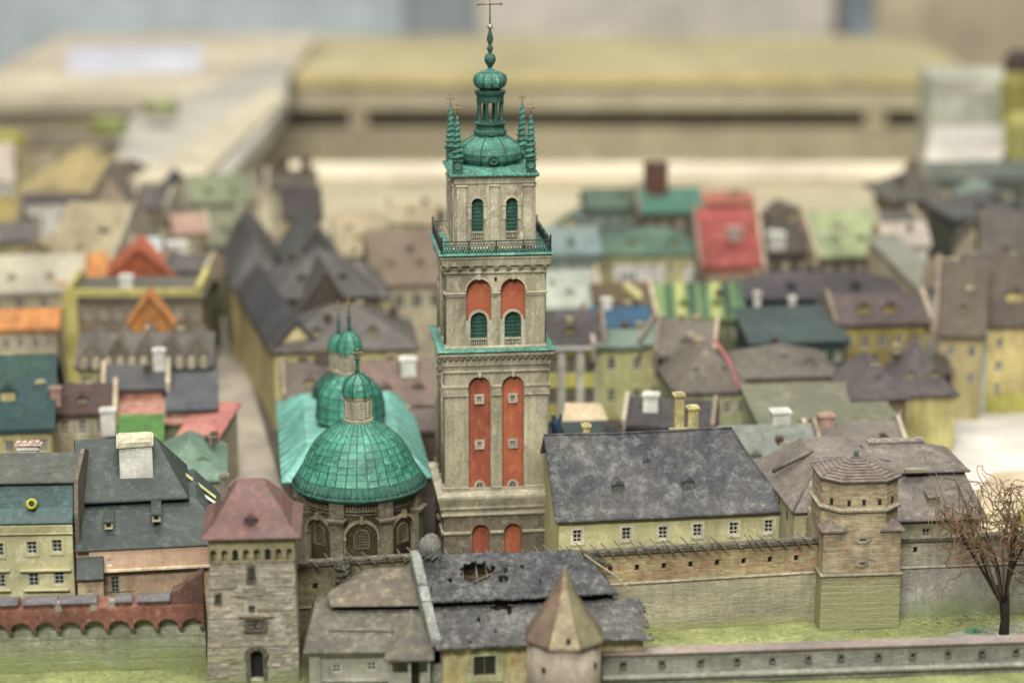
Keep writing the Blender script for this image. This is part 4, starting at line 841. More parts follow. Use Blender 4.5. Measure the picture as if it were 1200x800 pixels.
m = MB(); zz_ = zat(625, YY); m.box(-.01, w+.01, -.04, -.001, zz_-.012, zz_+.012); m.loft([[(-.01, -.04, zz_+.0125), (w+.01, -.04, zz_+.0125), (w+.01, -.001, zz_+.0125), (-.01, -.001, zz_+.0125)], [(-.01, -.001-.06, e-.01), (w+.01, -.061, e-.01), (w+.01, -.001, e-.01), (-.01, -.001, e-.01)]]); m.build('cornice', YW, t, bevel=.005)
x0, x1 = wl[4][0]-.11, wl[5][0]+.11; z_ = wl[4][1]
for zc_, hh, ex in ((z_+.115, .025, .03), (z_-.115, .025, 0)): m = MB(); m.box(x0-ex, x1+ex, -.045, -.001, zc_-hh/2, zc_+hh/2); m.build('window_ledge', YW, t, bevel=.005)
x0, x1 = -.01, wl[3][0]+.11
for zc_ in (z_+.12, z_-.11): m = MB(); m.box(x0, x1, -.045, -.001, zc_-.012, zc_+.012); m.build('window_ledge', YW, t, bevel=.005)
zm = zat(566, YY+.18); zr = zat(531, YY+.75)
m = MB(); m.loft([[(x, -.06, e), (x, -.06, e+.02), (x, .05, e+.16), (x, .16, zm), (x, 1.1, zm), (x, 1.1, e)] for x in (w+.02, -.02)]); rf = m.build('mansard_roof', TEAL, t, bevel=.008)
m = MB(); m.loft([[(x, .10, zm+.001), (x, .10, zm+.03), (x, .75, zr), (x, 1.3, zm), ] for x in (w+.03, -.03)]); m.build('roof', GRF, t, bevel=.008)
m = MB(); m.slab([(w-.0, 0.3), (w+.03, .3), (w+.03, zr), (w, zr)], [], .0, .0) if False else None
m = MB(); m.loft([[(w+.031, .0, e-.3), (w+.031, .0, e+.1), (w+.031, .12, zm+.05), (w+.031, .75, zr+.04), (w+.031, 1.3, zm), (w+.031, 1.3, e-.3)], [(w+.075, .0, e-.3), (w+.075, .0, e+.1), (w+.075, .12, zm+.05), (w+.075, .75, zr+.04), (w+.075, 1.3, zm), (w+.075, 1.3, e-.3)]]); m.build('party_wall', paint('#6b6354', '#57503f', '#857c68', s=5, bump=.4, speck=.3), t)
ox = frame_at(P0, 37, e+.2, a); oz = zat(590, YY+.08); m = MB(); m.M = Matrix.Translation((ox, .03, oz)) @ Matrix.Rotation(pi/2-.45, 4, 'X')
m.lathe([(.045, -.05), (.062, .0), (.062, .03), (.05, .045), (.036, .045), (.03, .02), (.03, -.05)], 18); o = m.build('round_window', paint('#b2b528', '#93961f', s=9), rf)
m = MB(); m.M = Matrix.Translation((ox, .03, oz)) @ Matrix.Rotation(pi/2-.45, 4, 'X'); m.lathe([(.031, 0), (.031, .021), (.001, .022)], 14); m.build('pane', DARK, o)
chimney(rf, frame_at(P0, 17, zr, a), .95, zr-.1, zr+.03, .22, .10, WHITE); 
m = MB(); x = frame_at(P0, 18, zr, a); m.box(x-.15, x+.15, .88, 1.02, zr+.031, zr+.05)
for i in range(4): m.box(x-.14+.07*i, x-.09+.07*i, .9, 1.0, zr+.0505, zr+.075)
m.build('chimney_cap', paint('#a3796a', '#c3bbae', s=14), rf)
# --- pink town house with dark green roof
PW = paint('#b9977a', '#a98a6c', '#c4a488', s=1.6, bump=.25, speck=.15)
PW2 = paint('#b4967b', '#9f8466', '#a09a78', s=2.5, bump=.35, speck=.3)
DG = paint('#2a3532', '#27332f', '#44524c', s=2.2, bump=.3, rough=.5, speck=.25)
YY = 23.3; P0 = at(89, 644, YY); a = R(9); e = P0.z; t = thing('town_house', 'salmon town house under a big dark green roof with broad white chimney', 'house', (P0.x, P0.y, 0), a)
w = frame_at(P0, 262, e, a); zl = zat(670, YY)
hx1 = frame_at(P0, 128, e, a); hx2 = frame_at(P0, 133, e, a)
m = MB(); m.slab([(.14, zl), (w, zl+.0), (w, e+.02), (.14, e+.02)], [rect(hx1, zat(658.5, YY), .055, .075)], -.06, .06); m.box(.0, w, .0005, 1.6, zl, e); m.build('wall', PW, t, bevel=.006)
window(t, hx1, zat(658.5, YY), .055, .075, -.06, WFR, 2, 2)
m = MB(); m.box(.13, w, -.085, -.0605, zl-.0, zl+.035); m.build('string_course', paint('#cbb795', '#b8a482', s=5), t, bevel=.006)
m = MB(); m.slab([(.0, 0), (w, 0), (w, zl-.001), (0, zl-.001)], [rect(hx2, zat(687, YY), .09, .19)], 0, .06); m.box(0, w, .0605, 1.6, 0, zl-.001); m.build('lower_wall', PW2, t)
window(t, hx2, zat(687, YY), .09, .19, 0, paint('#7d8478', '#5f665c', s=6), 2, 4)
m = MB(); zb_ = zat(699, YY); bx0, bx1 = hx2-.13, hx2+.20
m.box(bx0, bx1, -.12, -.001, zb_-.02, zb_-.005)
for i in range(9): x = bx0+.01+(bx1-bx0-.02)*i/8; m.tube([(x, -.115, zb_-.005), (x, -.115, zb_+.07)], .004, n=4)
m.box(bx0, bx1, -.12, -.112, zb_+.07, zb_+.078); m.build('balcony', IRON, t)
zm = zat(588, YY+.62); zr = zat(516, YY+1.1)
m = MB(); m.loft([[(-.01, -.09, e), (-.01, -.09, e+.02), (-.01, .62, zm), (-.01, 1.7, zm), (-.01, 1.7, e)], [(w+.05, -.09, e+.0), (w+.05, -.09, e+.02), (w-.28, .62, zm), (w-.28, 1.7, zm), (w+.05, 1.7, e)]][::-1]); rf = m.build('roof', DG, t, bevel=.01)
m = MB(); m.loft([[(-.015, .50, zm+.001), (-.015, .50, zm+.035), (-.015, 1.15, zr), (-.015, 1.8, zm+.03), (-.015, 1.8, zm+.001)], [(w-.36, .50, zm+.001), (w-.36, .50, zm+.035), (w-.72, 1.15, zr), (w-.36, 1.8, zm+.03), (w-.36, 1.8, zm+.001)]][::-1]); uf = m.build('upper_roof', DG, rf, bevel=.01)
for u, v in ((125, 614), (181.5, 608)):
    x = frame_at(P0, u, e+.2, a)+.02; z = zat(v, YY+.28)
    m = MB(); m.slab(rect(x, z, .095, .085), [rect(x, z+.004, .05, .045)], .16, .3); o = m.build('dormer', paint('#a9a583', '#8d8969', s=8), rf, bevel=.004)
    m = MB(); m.box(x-.024, x+.024, .19, .2, z-.018, z+.026); m.build('pane', DARK, o)
    m = MB(); m.loft([[(xx, .14, z+.043), (xx, .14, z+.055), (xx, .6, z+.12), (xx, .6, z+.1)] for xx in (x+.055, x-.055)]); m.build('dormer_roof', DG, o)
x = frame_at(P0, 121, e+.5, a)+.02; z = zat(572, YY+.75); m = MB(); m.M = Matrix.Translation((x, .66, z)) @ Matrix.Rotation(pi/2, 4, 'X')
m.lathe([(.06, -.2), (.065, .0), (.045, .01), (.03, .0)], 14); m.build('roof_hatch', GRF, uf)
cx = frame_at(P0, 157, zr, a)+.01; m = MB(); zc0, zc1 = zat(567, YY+.80), zat(524, YY+.8); m.box(cx-.185, cx+.185, .72, 1.15, zc0-.02, zc1, .004); ch_ = m.build('chimney', WHITE, uf, bevel=.006)
m = MB(); m.box(cx-.215, cx+.205, .70, 1.17, zc1+.001, zc1+.03, .004); m.box(cx-.19, cx+.18, .72, 1.14, zc1+.031, zc1+.05, .004); m.build('chimney_cap', paint('#b5b195', '#97937a', s=9), ch_)
# annex with little green roof
m = MB(); x0 = .01; x1_ = frame_at(P0, 121, .9, a); za2 = zat(678, YY-.2); m.slab([(x0, 0), (x1_, 0), (x1_, za2), (x0, za2)], [rect(frame_at(P0, 107, .6, a), zat(694, YY-.2), .05, .05)], -.25, .05); m.box(x0, x1_, -.1995, -.001, 0, za2); m.build('annex_wall', paint('#b7a07e', '#a48d6b', s=4), t)
window(t, frame_at(P0, 107, .6, a), zat(694, YY-.2), .05, .05, -.25, WFR, 2, 2)
m = MB(); m.loft([[(x, -.29, za2), (x, -.29, za2+.02), (x, -.0615, zat(650, YY)), (x, -.0615, za2)] for x in (x1_+.01, x0-.01)]); m.build('annex_roof', DG, t, bevel=.006)
# striped yellow / grey party strips to the right
m = MB(); t3 = thing('party_wall', 'thin sloping yellow and grey party walls beside the dark green roof', 'wall', (0, 0, 0))
for (ua, va, ub, vb, mt, th, yo, nm) in ((178, 528, 252, 585, paint('#b3b372', '#9b9b5e', s=5), .05, 24.9, 'yellow_coping'), (178, 541, 252, 592, paint('#b4b8b4', '#969b98', s=5), .05, 24.7, 'grey_coping'), (178, 553, 250, 603, paint('#6d7d85', '#55646b', s=4), .16, 24.45, 'lead_slope')):
    pa, pb = at(ua, va, yo), at(ub, vb, yo-.35); m = MB(); m.add([pa, pb, pb+Vector((0, .12, .0)), pa+Vector((0, .12, .0)), pa-Vector((0, 0, th*2)), pb-Vector((0, 0, th*2)), pb+Vector((0, .12, -.5)), pa+Vector((0, .12, -.9))], [(0, 1, 2, 3), (4, 5, 1, 0), (5, 6, 2, 1), (6, 7, 3, 2), (7, 4, 0, 3)]); m.build(nm, mt, t3)
    m = MB(); m.tube([pa, pb], .012, n=5); m.build('dark_edge', IRON, t3)
p = at(206, 548, 24.8); m = MB(); m.lathe([(.02, -.04), (.03, .0), (.012, .03), (.018, .06), (.002, .17)], 8, p.x, p.y); 
for i in range(len(m.v)): m.v[i] = (m.v[i][0], m.v[i][1], m.v[i][2]+p.z)
m.build('spike', COPPERD, t3)
# ------------------------------------------------------------------ ruined shed with burnt lead roofs
LEAD = paint('#4b4d51', '#626467', '#83878a', s=3, bump=1.0, rough=.55, speck=.7, fine=30)
LEAD2 = paint('#565655', '#6a6967', '#8a8984', s=2.5, bump=1.0, rough=.55, speck=.65, fine=30)
def sheet(name, P, nx, ny, mat, parent, holes=(), rag=.032, wob=.022, sol=.022, ragx=False):
    """P(s,t)->point; s along, t up; ragged lower edge, holes given as (s,t,rs,rt)"""
    vs = []; rr = random.Random(name + str(nx))
    for j in range(ny+1):
        for i in range(nx+1):
            s, t = i/nx, j/ny; p = Vector(P(s, t)); n_ = noise.noise(Vector((p.x*5, p.y*5+9, p.z*5))); p.z += wob*n_ + wob*.4*noise.noise(p*14)
            if j == 0: p += Vector((rr.uniform(-.3, .3)*rag, -rr.uniform(0, .6)*rag, rr.uniform(-1, .6)*rag*.4))
            if ragx and i == nx: p += Vector((rr.uniform(-1, 1)*rag, 0, 0))
            vs.append(p)
    fs = []
    for j in range(ny):
        for i in range(nx):
            s, t = (i+.5)/nx, (j+.5)/ny; cut = False
            for hs_, ht_, rs, rt in holes:
                q = ((s-hs_)/rs)**2 + ((t-ht_)/rt)**2; 
                if q < 1 + .45*noise.noise(Vector((s*30, t*12, hs_*50))): cut = True
            if not cut: fs.append((j*(nx+1)+i, j*(nx+1)+i+1, (j+1)*(nx+1)+i+1, (j+1)*(nx+1)+i))
    m = MB(); m.add(vs, fs, True); return m.build(name, mat, parent, sol=sol)
YS = 21.95; P0 = at(512, 757, YS); a = R(7); e = P0.z
sh = thing('ruined_shed', 'ruined long shed with holed and burnt grey lead roofs over a yellow wall', 'building', (P0.x, P0.y, 0), a)
w = frame_at(P0, 757, e, a); wu = frame_at(at(490, 703, YS+.6), 733, zat(703, YS+.6), a)
hx = frame_at(P0, 568, e-.2, a); hz_ = zat(782, YS)
YWL = paint('#a59c62', '#b5ae86', '#a87050', s=2.4, bump=.4, speck=.25)
m = MB(); m.slab([(0, 0), (w-.03, 0), (w-.03, e), (0, e)], [rect(hx, hz_, .24, .23)], 0, .08); m.box(0, w-.03, .0805, 1.2, 0, e-.01); m.build('wall', YWL, sh, bevel=.006)
q = window(sh, hx, hz_, .24, .23, 0, paint('#6a6a58', '#4a4a3e', s=9), 2, 1, t=.02)
m = MB(); m.slab(arch(hx, hz_-.18, hz_+.2, .40, 10), [rect(hx, hz_, .24, .23)], -.02, .019); m.build('surround', paint('#a5a77d', '#8d906a', s=6, bump=.4), q)
y1 = .62; zt_ = zat(712, YS+y1)
sheet('lower_roof', lambda s, t: (-.02 + s*(w+.06) - (0), -.10 + t*(y1+.10), e + .02 + t*(zt_-e)), 120, 24, LEAD2, sh, holes=[(.22, .62, .010, .09), (.335, .92, .05, .08), (.37, .80, .012, .10), (.29, .35, .006, .05), (.62, .55, .012, .07), (.16, .10, .006, .07), (.43, .2, .005, .05), (.985, .2, .012, .1)], ragx=True)
ys = .60; eu = zat(703, YS+ys-.02); zu = zat(652, YS+1.22)
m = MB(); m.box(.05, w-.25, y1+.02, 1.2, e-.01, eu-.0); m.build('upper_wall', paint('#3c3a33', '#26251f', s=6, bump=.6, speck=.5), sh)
sheet('upper_roof', lambda s, t: (-.12 + s*(w-.10 + .0) - .0*t, ys-.08 + t*.70, eu + .015 + t*(zu-eu) ) if s < .82 else (-.12 + s*(w-.10) - (s-.82)*1.2*t*1.0, ys-.08 + t*.70 , eu+.015 + t*(zu-eu)*(1-(s-.82)*2.2)), 130, 30, LEAD, sh,
      holes=[(.295, .58, .075, .24), (.10, .72, .013, .2), (.43, .42, .03, .09), (.45, .60, .012, .07), (.16, .42, .012, .06), (.385, .62, .012, .12), (.54, .68, .01, .06), (.06, .3, .005, .05), (.62, .35, .006, .06)])
for pts in (((.30, .62, .35), (.36, .58, .5)), ):
    pass
m = MB()
for k in range(5): x = .35 + k*.16; m.tube([(x, ys, eu-.02), (x+random.uniform(-.05, .05), ys+.66, zu-.06)], .012, n=5)
m.tube([(.45, ys+.2, eu+.1), (.8, ys+.33, eu+.19)], .011, n=5); m.build('rafter', WOOD, sh)
m = MB()
m.tube([(w-.50, ys+.55, zu-.02), (w-.20, ys+.2, zu-.16), (w-.08, ys-.02, eu+.02)], .012, n=5); m.build('hip_board', OL, sh)
m = MB()
for k in range(26): x = w-.5+.30*k/26; m.ball((x+random.uniform(-.02, .02), ys+.62+random.uniform(-.05, .02), zu-.03-.16*k/26), random.uniform(.02, .035), 7, 5)
m.build('rubble', paint('#6b6a52', '#4a493a', s=12, bump=1, speck=.5), sh)
# buttress fin and eroded urn
FIN = paint('#7f857d', '#767c74', '#a8ada3', s=5, bump=.6, speck=.4)
pb0 = at(510, 752, YS-.05); pb1 = at(485, 650, 23.05)
ft = thing('buttress', 'grey stepped buttress coping running down between the two shed roofs', 'buttress', (pb0.x, pb0.y, 0))
dx, dy, dz = pb1.x-pb0.x, pb1.y-pb0.y, pb1.z
for (f0, f1, off) in ((0, .42, 0), (.425, .60, .012), (.605, 1, .03)):
    m = MB(); m.loft([[(dx*f-.045, dy*f, pb0.z + (dz-pb0.z)*f - .25), (dx*f+.065, dy*f, pb0.z+(dz-pb0.z)*f-.25), (dx*f+.065, dy*f, pb0.z+(dz-pb0.z)*f+.03+off), (dx*f-.045, dy*f, pb0.z+(dz-pb0.z)*f+.03+off)] for f in (f0, (f0+f1)/2, f1)]); m.build('coping', FIN, ft, bevel=.01)
m = MB(); m.box(-.04, .06, 0, .08, 0, pb0.z-.05); m.build('pier', FIN, ft)
p = at(504, 655, 23.05); ut = thing('urn', 'eroded grey stone egg-shaped finial on a block beside the bell tower foot', 'finial', (p.x, p.y, p.z-.35))
UR = paint('#8c8d84', '#6a6b62', '#a9aaa0', s=11, bump=1, speck=.5)
m = MB(); m.box(-.13, .11, -.06, .14, 0, .36, .012); m.build('block', UR, ut, bevel=.012)
m = MB(); m.lathe([(.03, .34), (.10, .38), (.125, .46), (.12, .53), (.09, .60), (.04, .635), (.002, .64)], 20); o = m.build('egg', UR, ut)
for v in o.data.vertices: v.co += v.co.normalized()*.04*noise.noise(v.co*26)
m = MB()
for i in range(9): a_ = i*2*pi/9; m.tube([(.118*cos(a_+.6*k), .118*sin(a_+.6*k), .38+.05*k) for k in range(4)], .013, n=5)
m.build('carving', UR, ut)
# --- grey cottage left of the shed
YC = 21.9; P0 = at(362, 763, YC); a = R(2); e = P0.z; ct = thing('cottage', 'low grey plaster cottage with two tiers of mossy roof and a pointed porch', 'house', (P0.x, P0.y, 0), a)
w = frame_at(P0, 500, e, a); CW = paint('#98978a', '#848375', '#adaca0', s=2, bump=.35, speck=.2)
CR = paint('#54504a', '#67635a', '#7d7b5c', s=2.2, bump=.5, speck=.3)
CR2 = paint('#62594b', '#534c41', '#7f735a', s=2.0, bump=.4, speck=.25)
ws = [(frame_at(P0, 394, e, a), zat(783, YC)), (frame_at(P0, 435, e, a), zat(781, YC))]
xp = frame_at(P0, 460, e, a)
m = MB(); m.slab([(0, 0), (w, 0), (w, e), (0, e)], [rect(x, z, .10, .10) for x, z in ws], 0, .06); m.box(0, w, .0605, 1.1, 0, e); m.box(.0, .12, -.03, -.001, 0, e-.05); m.build('wall', CW, ct, bevel=.006)
for x, z in ws: window(ct, x, z, .10, .10, 0, WFR, 2, 2)
m = MB(); m.box(.13, xp, -.05, -.001, zat(795, YC)-.02, zat(795, YC)); m.box(-.02, w, -.04, -.001, e-.045, e-.003); m.build('string_course', CW, ct)
yt = .68; zt_ = zat(714, YC+yt)
m = MB(); m.loft([[(-.06, -.09, e), (-.06, -.09, e+.025), (.02, yt, zt_), (.02, 1.15, zt_), (-.06, 1.15, e)], [(w+.05, -.09, e), (w+.05, -.09, e+.025), (w+.05, yt, zt_), (w+.05, 1.15, zt_), (w+.05, 1.15, e)]][::-1]); m.build('lower_roof', CR, ct, bevel=.008)
m = MB(); m.tube([(.2, .28, e+.12), (.75, .25, e+.125), (1.0, .22, e+.11)], .008, n=5); m.build('batten', CR2, ct)
eu = zat(711, YC+yt-.06); zu = zat(667, YC+1.15)
m = MB(); m.box(.25, w+.03, yt+.02, 1.3, zt_-.1, eu+.01); m.build('upper_wall', paint('#3f3b31', '#2c2a23', s=5, bump=.5), ct)
m = MB(); m.loft([[(.20, yt-.09, eu), (.20, yt-.09, eu+.025), (.18, yt+.1, eu+.09), (.62, 1.15, zu), (.62, 1.3, zu), (.2, 1.3, eu)], [(w+.04, yt-.09, eu), (w+.04, yt-.09, eu+.025), (w+.04, yt+.1, eu+.09), (w-.02, 1.15, zu), (w-.02, 1.3, zu), (w+.04, 1.3, eu)]][::-1]); m.build('upper_roof', CR2, ct, bevel=.01)
# carved pier against the wall
p = at(404, 685, 22.95); 
m = MB()
for k in range(60): m.ball((p.x-P0.x+random.uniform(-.07, .09), p.y-P0.y+random.uniform(-.03, .03), random.uniform(zat(688, 22.95), zat(654, 22.95))), random.uniform(.014, .03), 6, 4)
m.box(p.x-P0.x-.07, p.x-P0.x+.09, p.y-P0.y, p.y-P0.y+.15, zu-.3, zat(657, 22.95)); m.build('carved_pier', RU, ct)
# porch
xq0, xq1 = frame_at(P0, 451, e, a), frame_at(P0, 509, e, a); xm = (xq0+xq1)/2+.02; ep = zat(771, YC-.22)
m = MB(); m.add([(xq0, -.28, ep), (xq1, -.28, ep), (xm, -.10, zat(737, YC-.1)), (xm, .35, zat(737, YC-.1)+.05), (xq0, .1, ep+.02), (xq1, .1, ep+.02), (xq0, -.28, ep-.03), (xq1, -.28, ep-.03), (xq0, .1, ep-.02), (xq1, .1, ep-.02)], [(0, 1, 2), (0, 2, 3, 4), (1, 5, 3, 2), (6, 7, 1, 0), (4, 8, 6, 0), (7, 9, 5, 1), (8, 9, 7, 6), (4, 3, 5), (4, 5, 9, 8)]); m.build('porch_roof', CR, ct, bevel=.008)
m = MB()
for x in (xq0+.06, xm-.02, xq1-.06): m.box(x-.015, x+.015, -.22, -.19, 0, ep-.03)
m.build('porch_post', CW, ct)
m = MB(); m.box(xm-.03, xm+.075, -.02, -.001, 0, ep-.05); m.build('door', DARK, ct)
m = MB(); m.box(xq0+.06, xm-.04, -.215, -.195, 0, ep-.18); m.box(xm+.1, xq1-.06, -.215, -.195, 0, ep-.18); m.build('porch_rail', CW, ct)
# --- conical turret in front
YT = 21.45; tc = at(661, 742, YT); tt = thing('conical_turret', 'foreground round turret with faceted pointed weathered roof, out of focus', 'turret', (tc.x, YT, 0), R(12))
D = dax(YT, tc.z)/F; m = MB(); m.lathe([(43.5*D, -.02), (43*D, tc.z-.01)], 28, smooth=True); m.build('wall', paint('#9c8f7d', '#8c7e6e', '#a49c86', s=2.4, bump=.4, speck=.3), tt)
zap = zat(664, YT); pr = [(49*D, tc.z-.03), (49*D, tc.z), (36*D, tc.z+.16), (12*D, tc.z+.47), (.015, zap)]
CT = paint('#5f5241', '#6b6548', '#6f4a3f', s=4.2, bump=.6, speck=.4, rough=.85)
rf = MB().lathe([(47*D, tc.z-.03), (47*D, tc.z-.005), (34*D, tc.z+.155), (10*D, tc.z+.465), (.01, zap-.01)], 8, smooth=False, ph=R(10)).build('roof', CT, tt)
for i in range(8):
    a0, a1 = R(10)+i*pi/4+.02, R(10)+(i+1)*pi/4-.02; m = MB(); m.loft([[(r*cos(a0), r*sin(a0), z), (r*cos(a1), r*sin(a1), z), ((r-.012)*cos(a1), (r-.012)*sin(a1), z), ((r-.012)*cos(a0), (r-.012)*sin(a0), z)] for r, z in pr])
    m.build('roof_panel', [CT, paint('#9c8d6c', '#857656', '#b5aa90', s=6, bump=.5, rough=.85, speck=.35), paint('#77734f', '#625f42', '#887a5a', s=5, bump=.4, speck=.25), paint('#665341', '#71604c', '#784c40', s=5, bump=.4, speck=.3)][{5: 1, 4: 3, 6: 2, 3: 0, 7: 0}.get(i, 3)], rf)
for (u, v) in ((665, 752), (637, 785), (697, 779)):
    x = (u-661)*D; y = -sqrt(max(0, (43.3*D)**2 - x*x)); z = zat(v, YT+y); M = Matrix.Rotation(-R(12), 4, 'Z'); m = MB(); m.M = M @ Matrix.Translation((x, y, z)) @ Matrix.Rotation(atan2(x, -y), 4, 'Z'); m.box(-.022, .022, -.006, .03, -.03, .03); m.build('loophole', DARK, tt)
# --- low parapet wall across the foreground right
pA, pB = on(706, 766, .36), on(1235, 749, .36); w = (pB-pA).to_2d().length; a = atan2(pB.y-pA.y, pB.x-pA.x)
t = thing('parapet_wall', 'long low grey wall with small white loopholes crossing the lower right foreground', 'wall', (pA.x, pA.y, 0), a)
PG = paint('#8f9085', '#7e8076', '#a1a397', s=2.2, bump=.6, streak=2.5, speck=.3)
hs_ = [((u-706)/(1235-706), .235) for u in (730, 775, 820, 862, 903, 945, 984, 1028, 1068, 1110, 1150, 1190)]
n = 60; m = MB(); m.slab([(0, .10), (w, .10), (w, .34), (0, .34)], [rect(w*f, z, .045, .06) for f, z in hs_], -.001, .10); m.box(0, w, .1, .15, .1005, .3395); m.box(0, w, -.015, .15, 0, .0995); wb = m.build('wall_body', PG, t)
m = MB(); m.loft([[(w*i/n, -.05, .07), (w*i/n, -.055, .095), (w*i/n, -.03, .118), (w*i/n, -.002, .118), (w*i/n, -.002, .07)] for i in range(n+1)]); m.build('ledge', paint('#939487', '#7d7e72', s=4, bump=.5), t)
m = MB(); m.loft([[(w*i/n, -.03, .341), (w*i/n, -.034, .362+.004*noise.noise(Vector((i*.9, 0, 0)))), (w*i/n, .16, .366), (w*i/n, .16, .341)] for i in range(n+1)]); m.build('walkway', paint('#877a70', '#7c7678', '#9a7566', s=2.2, bump=.4, speck=.25), t)
for f, z in hs_:
    m = MB(); m.slab(rect(w*f, z, .075, .085), [rect(w*f, z-.003, .042, .055)], -.018, .0165); o = m.build('loophole_frame', paint('#7d7a6a', '#5d5b4e', s=14, bump=.8, speck=.5), t)
    m = MB(); m.box(w*f-.006, w*f+.012, .04, .05, z-.024, z+.02); m.build('slit', WHITE, o); m = MB(); m.box(w*f-.022, w*f+.022, .06, .075, z-.029, z+.029); m.build('recess', DARK, o)
# --- bare wire tree
tp = on(1176, 744, .03); tr = thing('bare_tree', 'leafless tree with black trunk and a tangle of curly coppery wire twigs', 'tree', (tp.x, tp.y, .0))
BARK = paint('#2a241d', '#1d1914', '#443828', s=14, bump=.8, speck=.3); WIRE = paint('#84603a', '#5f452f', '#9a7850', s=12, bump=.3, speck=.2, rough=.5); WIRE2 = paint('#6a523a', '#3e2f24', s=12, bump=.3)
px = 1/102; rr = random.Random(11)
m = MB()
for k in range(7): o_ = Vector((rr.uniform(-.035, .035), rr.uniform(-.03, .03), 0)); m.tube([o_ + Vector((0, 0, 0)), o_*.8+Vector((.01, 0, .2)), o_*1.1+Vector((-.01, 0, .42)), o_*2.2+Vector((-.06, 0, .62))], .03, .02, n=8)
m.tube([(0, 0, -.02), (0.01, 0, .1), (0, 0, .25), (-.02, 0, .5)], .058, .04, n=10); m.build('trunk', BARK, tr)
def limb(p, d, L_, r, curl, n=9):
    pts = [Vector(p)]; d = Vector(d).normalized(); ax = Vector((rr.uniform(-1, 1), rr.uniform(-1, 1), rr.uniform(-1, 1))).normalized()
    for i in range(n): 
        d = (Matrix.Rotation(curl*rr.uniform(.3, 1.2), 3, ax) @ d).normalized(); 
        if rr.random() < .25: ax = -ax
        pts.append(pts[-1] + d*L_/n)
    return pts
ends = []
for k in range(12):
    dx = rr.uniform(-.95, .6); b = limb((-.03+.05*dx, rr.uniform(-.04, .04), .45), (dx*.55-.1, rr.uniform(-.4, .4), 1), rr.uniform(.6, 1.08), .026, .10, 8)
    q = MB(); q.tube(b, .019, .009, n=6); q.build('branch', BARK if k % 3 else WIRE2, tr); ends += [(b[i], (b[i]-b[i-1]).normalized()) for i in (5, 6, 7, 8, 8)]
for k in range(150):
    p, d = rr.choice(ends); d2 = d + Vector((rr.uniform(-1.5, .5), rr.uniform(-.7, .7), rr.uniform(-.1, .9))); tw_ = limb(p, d2, rr.uniform(.4, 1.3), .01, rr.choice((.35, .65, .95)), 22)
    tw_ = [Vector((max(-.75, min(.8, v.x)), v.y, min(v.z, 1.78 - .5*max(0, v.x)**1 * .5))) for v in tw_]
    q = MB(); q.tube(tw_, .007, .004, n=4); q.build('twig', WIRE if rr.random() < .7 else WIRE2, tr)
# second tree, mostly off the right edge
p2 = on(1212, 735, .03); t2 = thing('bare_tree', 'edge of a second leafless wire tree cut off at the right border', 'tree', (p2.x+.25, p2.y+.2, 0))
m = MB(); m.tube([(0, 0, -.02), (0, 0, .3), (-.03, 0, .6)], .06, .035, n=8); m.build('trunk', BARK, t2)
for k in range(34):
    tw_ = limb((-.03+rr.uniform(-.03, .03), 0, rr.uniform(.35, .6)), (rr.uniform(-1.3, .5), rr.uniform(-.5, .5), rr.uniform(.0, 1)), rr.uniform(.4, .7), .01, .4, 12); q = MB(); q.tube(tw_, .008, .004, n=4); q.build('twig', WIRE2, t2)
# green tuft by the tree
p = on(1142, 741, .04); sp = [(p.x+rr.gauss(0, .045), p.y+rr.gauss(0, .03), .04) for _ in range(260)]
o = tufts('shrub', sp, paint('#4f8a6c', '#6a9c7c', s=9, bump=0), .05); o['label'] = 'small blue-green flock clump by the foot of the tree'; o['category'] = 'shrub'
rb = MB()
for _ in range(110):
    q = on(rr.gauss(1128, 26), rr.gauss(722, 8), .03); rb.ball((q.x, q.y, .03), rr.uniform(.006, .013), 5, 3)
tag(rb.build('rubble', paint('#9a9f80', '#858b6a', s=9), None), 'scatter of pale pebbles on the grass left of the tree', 'pebbles', kind='stuff')
# ------------------------------------------------------------------ the town behind
def dkn(h, f=.80):
    return '#' + ''.join('%02x' % int(int(h[i:i+2], 16)*f*g_) for i, g_ in ((1, 1.02), (3, 1.0), (5, .95))) if h else None
def pmr(c1, c2=None, c3=None, s=1.6, **k): return pm(c1, c2, c3, s, raw=1, **k)
def pm(c1, c2=None, c3=None, s=1.6, raw=0, **k):
    if not raw: f_ = .74 if int(c1[1:3], 16) < 0xa0 else .92; c1, c2, c3 = dkn(c1, f_), dkn(c2, f_), dkn(c3, f_)
    k.setdefault('bump', .4); k.setdefault('speck', .3); return paint(c1, c2, c3, s=s, **k)
CRM = pm('#b3ac93', '#a39c82'); YEL = pm('#b8ae5e', '#a8a05a'); YLP = pm('#b9b476', '#aaa66e', '#c6c39a'); YG = pm('#a9ab62', '#9ca35e'); GRN = pm('#94a07e', '#879474')
OCH = pm('#a89865', '#978858'); TAN = pm('#a59a7c', '#968b6e'); SLT = pm('#5f5b5c', '#6f6b6a', '#7d7a76', rough=.6); SLB = pm('#4a4b55', '#5b5b63', rough=.5)
PUR = pm('#6d6064', '#5f5458', '#7d7176', rough=.6); BRN = pm('#6c5c50', '#5d4f45', '#7d6d60'); TEA = pm('#3b7468', '#2f665c', '#5c9086'); TGR = pm('#7d9a92', '#8ba59c', '#6e8d86'); PNK = pm('#a8887a', '#9a7a70'); ORG = pm('#cc7e34', '#a8692e', '#d89a5c', s=2.5); ORD = pm('#c05832', '#984428', '#cc7450', s=2.5); REDR = pm('#a8403f', '#8f3634', '#ba6654', s=1.6); BLU = pm('#2f6c9c', '#285a88'); GRL = pm('#7aa35c', '#94b46c'); DKT = pm('#33504f', '#2a4443')
CW_, CB_ = WHITE, BRN
G1, G2, G3 = 'houses in the blurred town left of the church', 'houses in the blurred town right of the bell tower', 'grey-roofed houses behind the church domes'
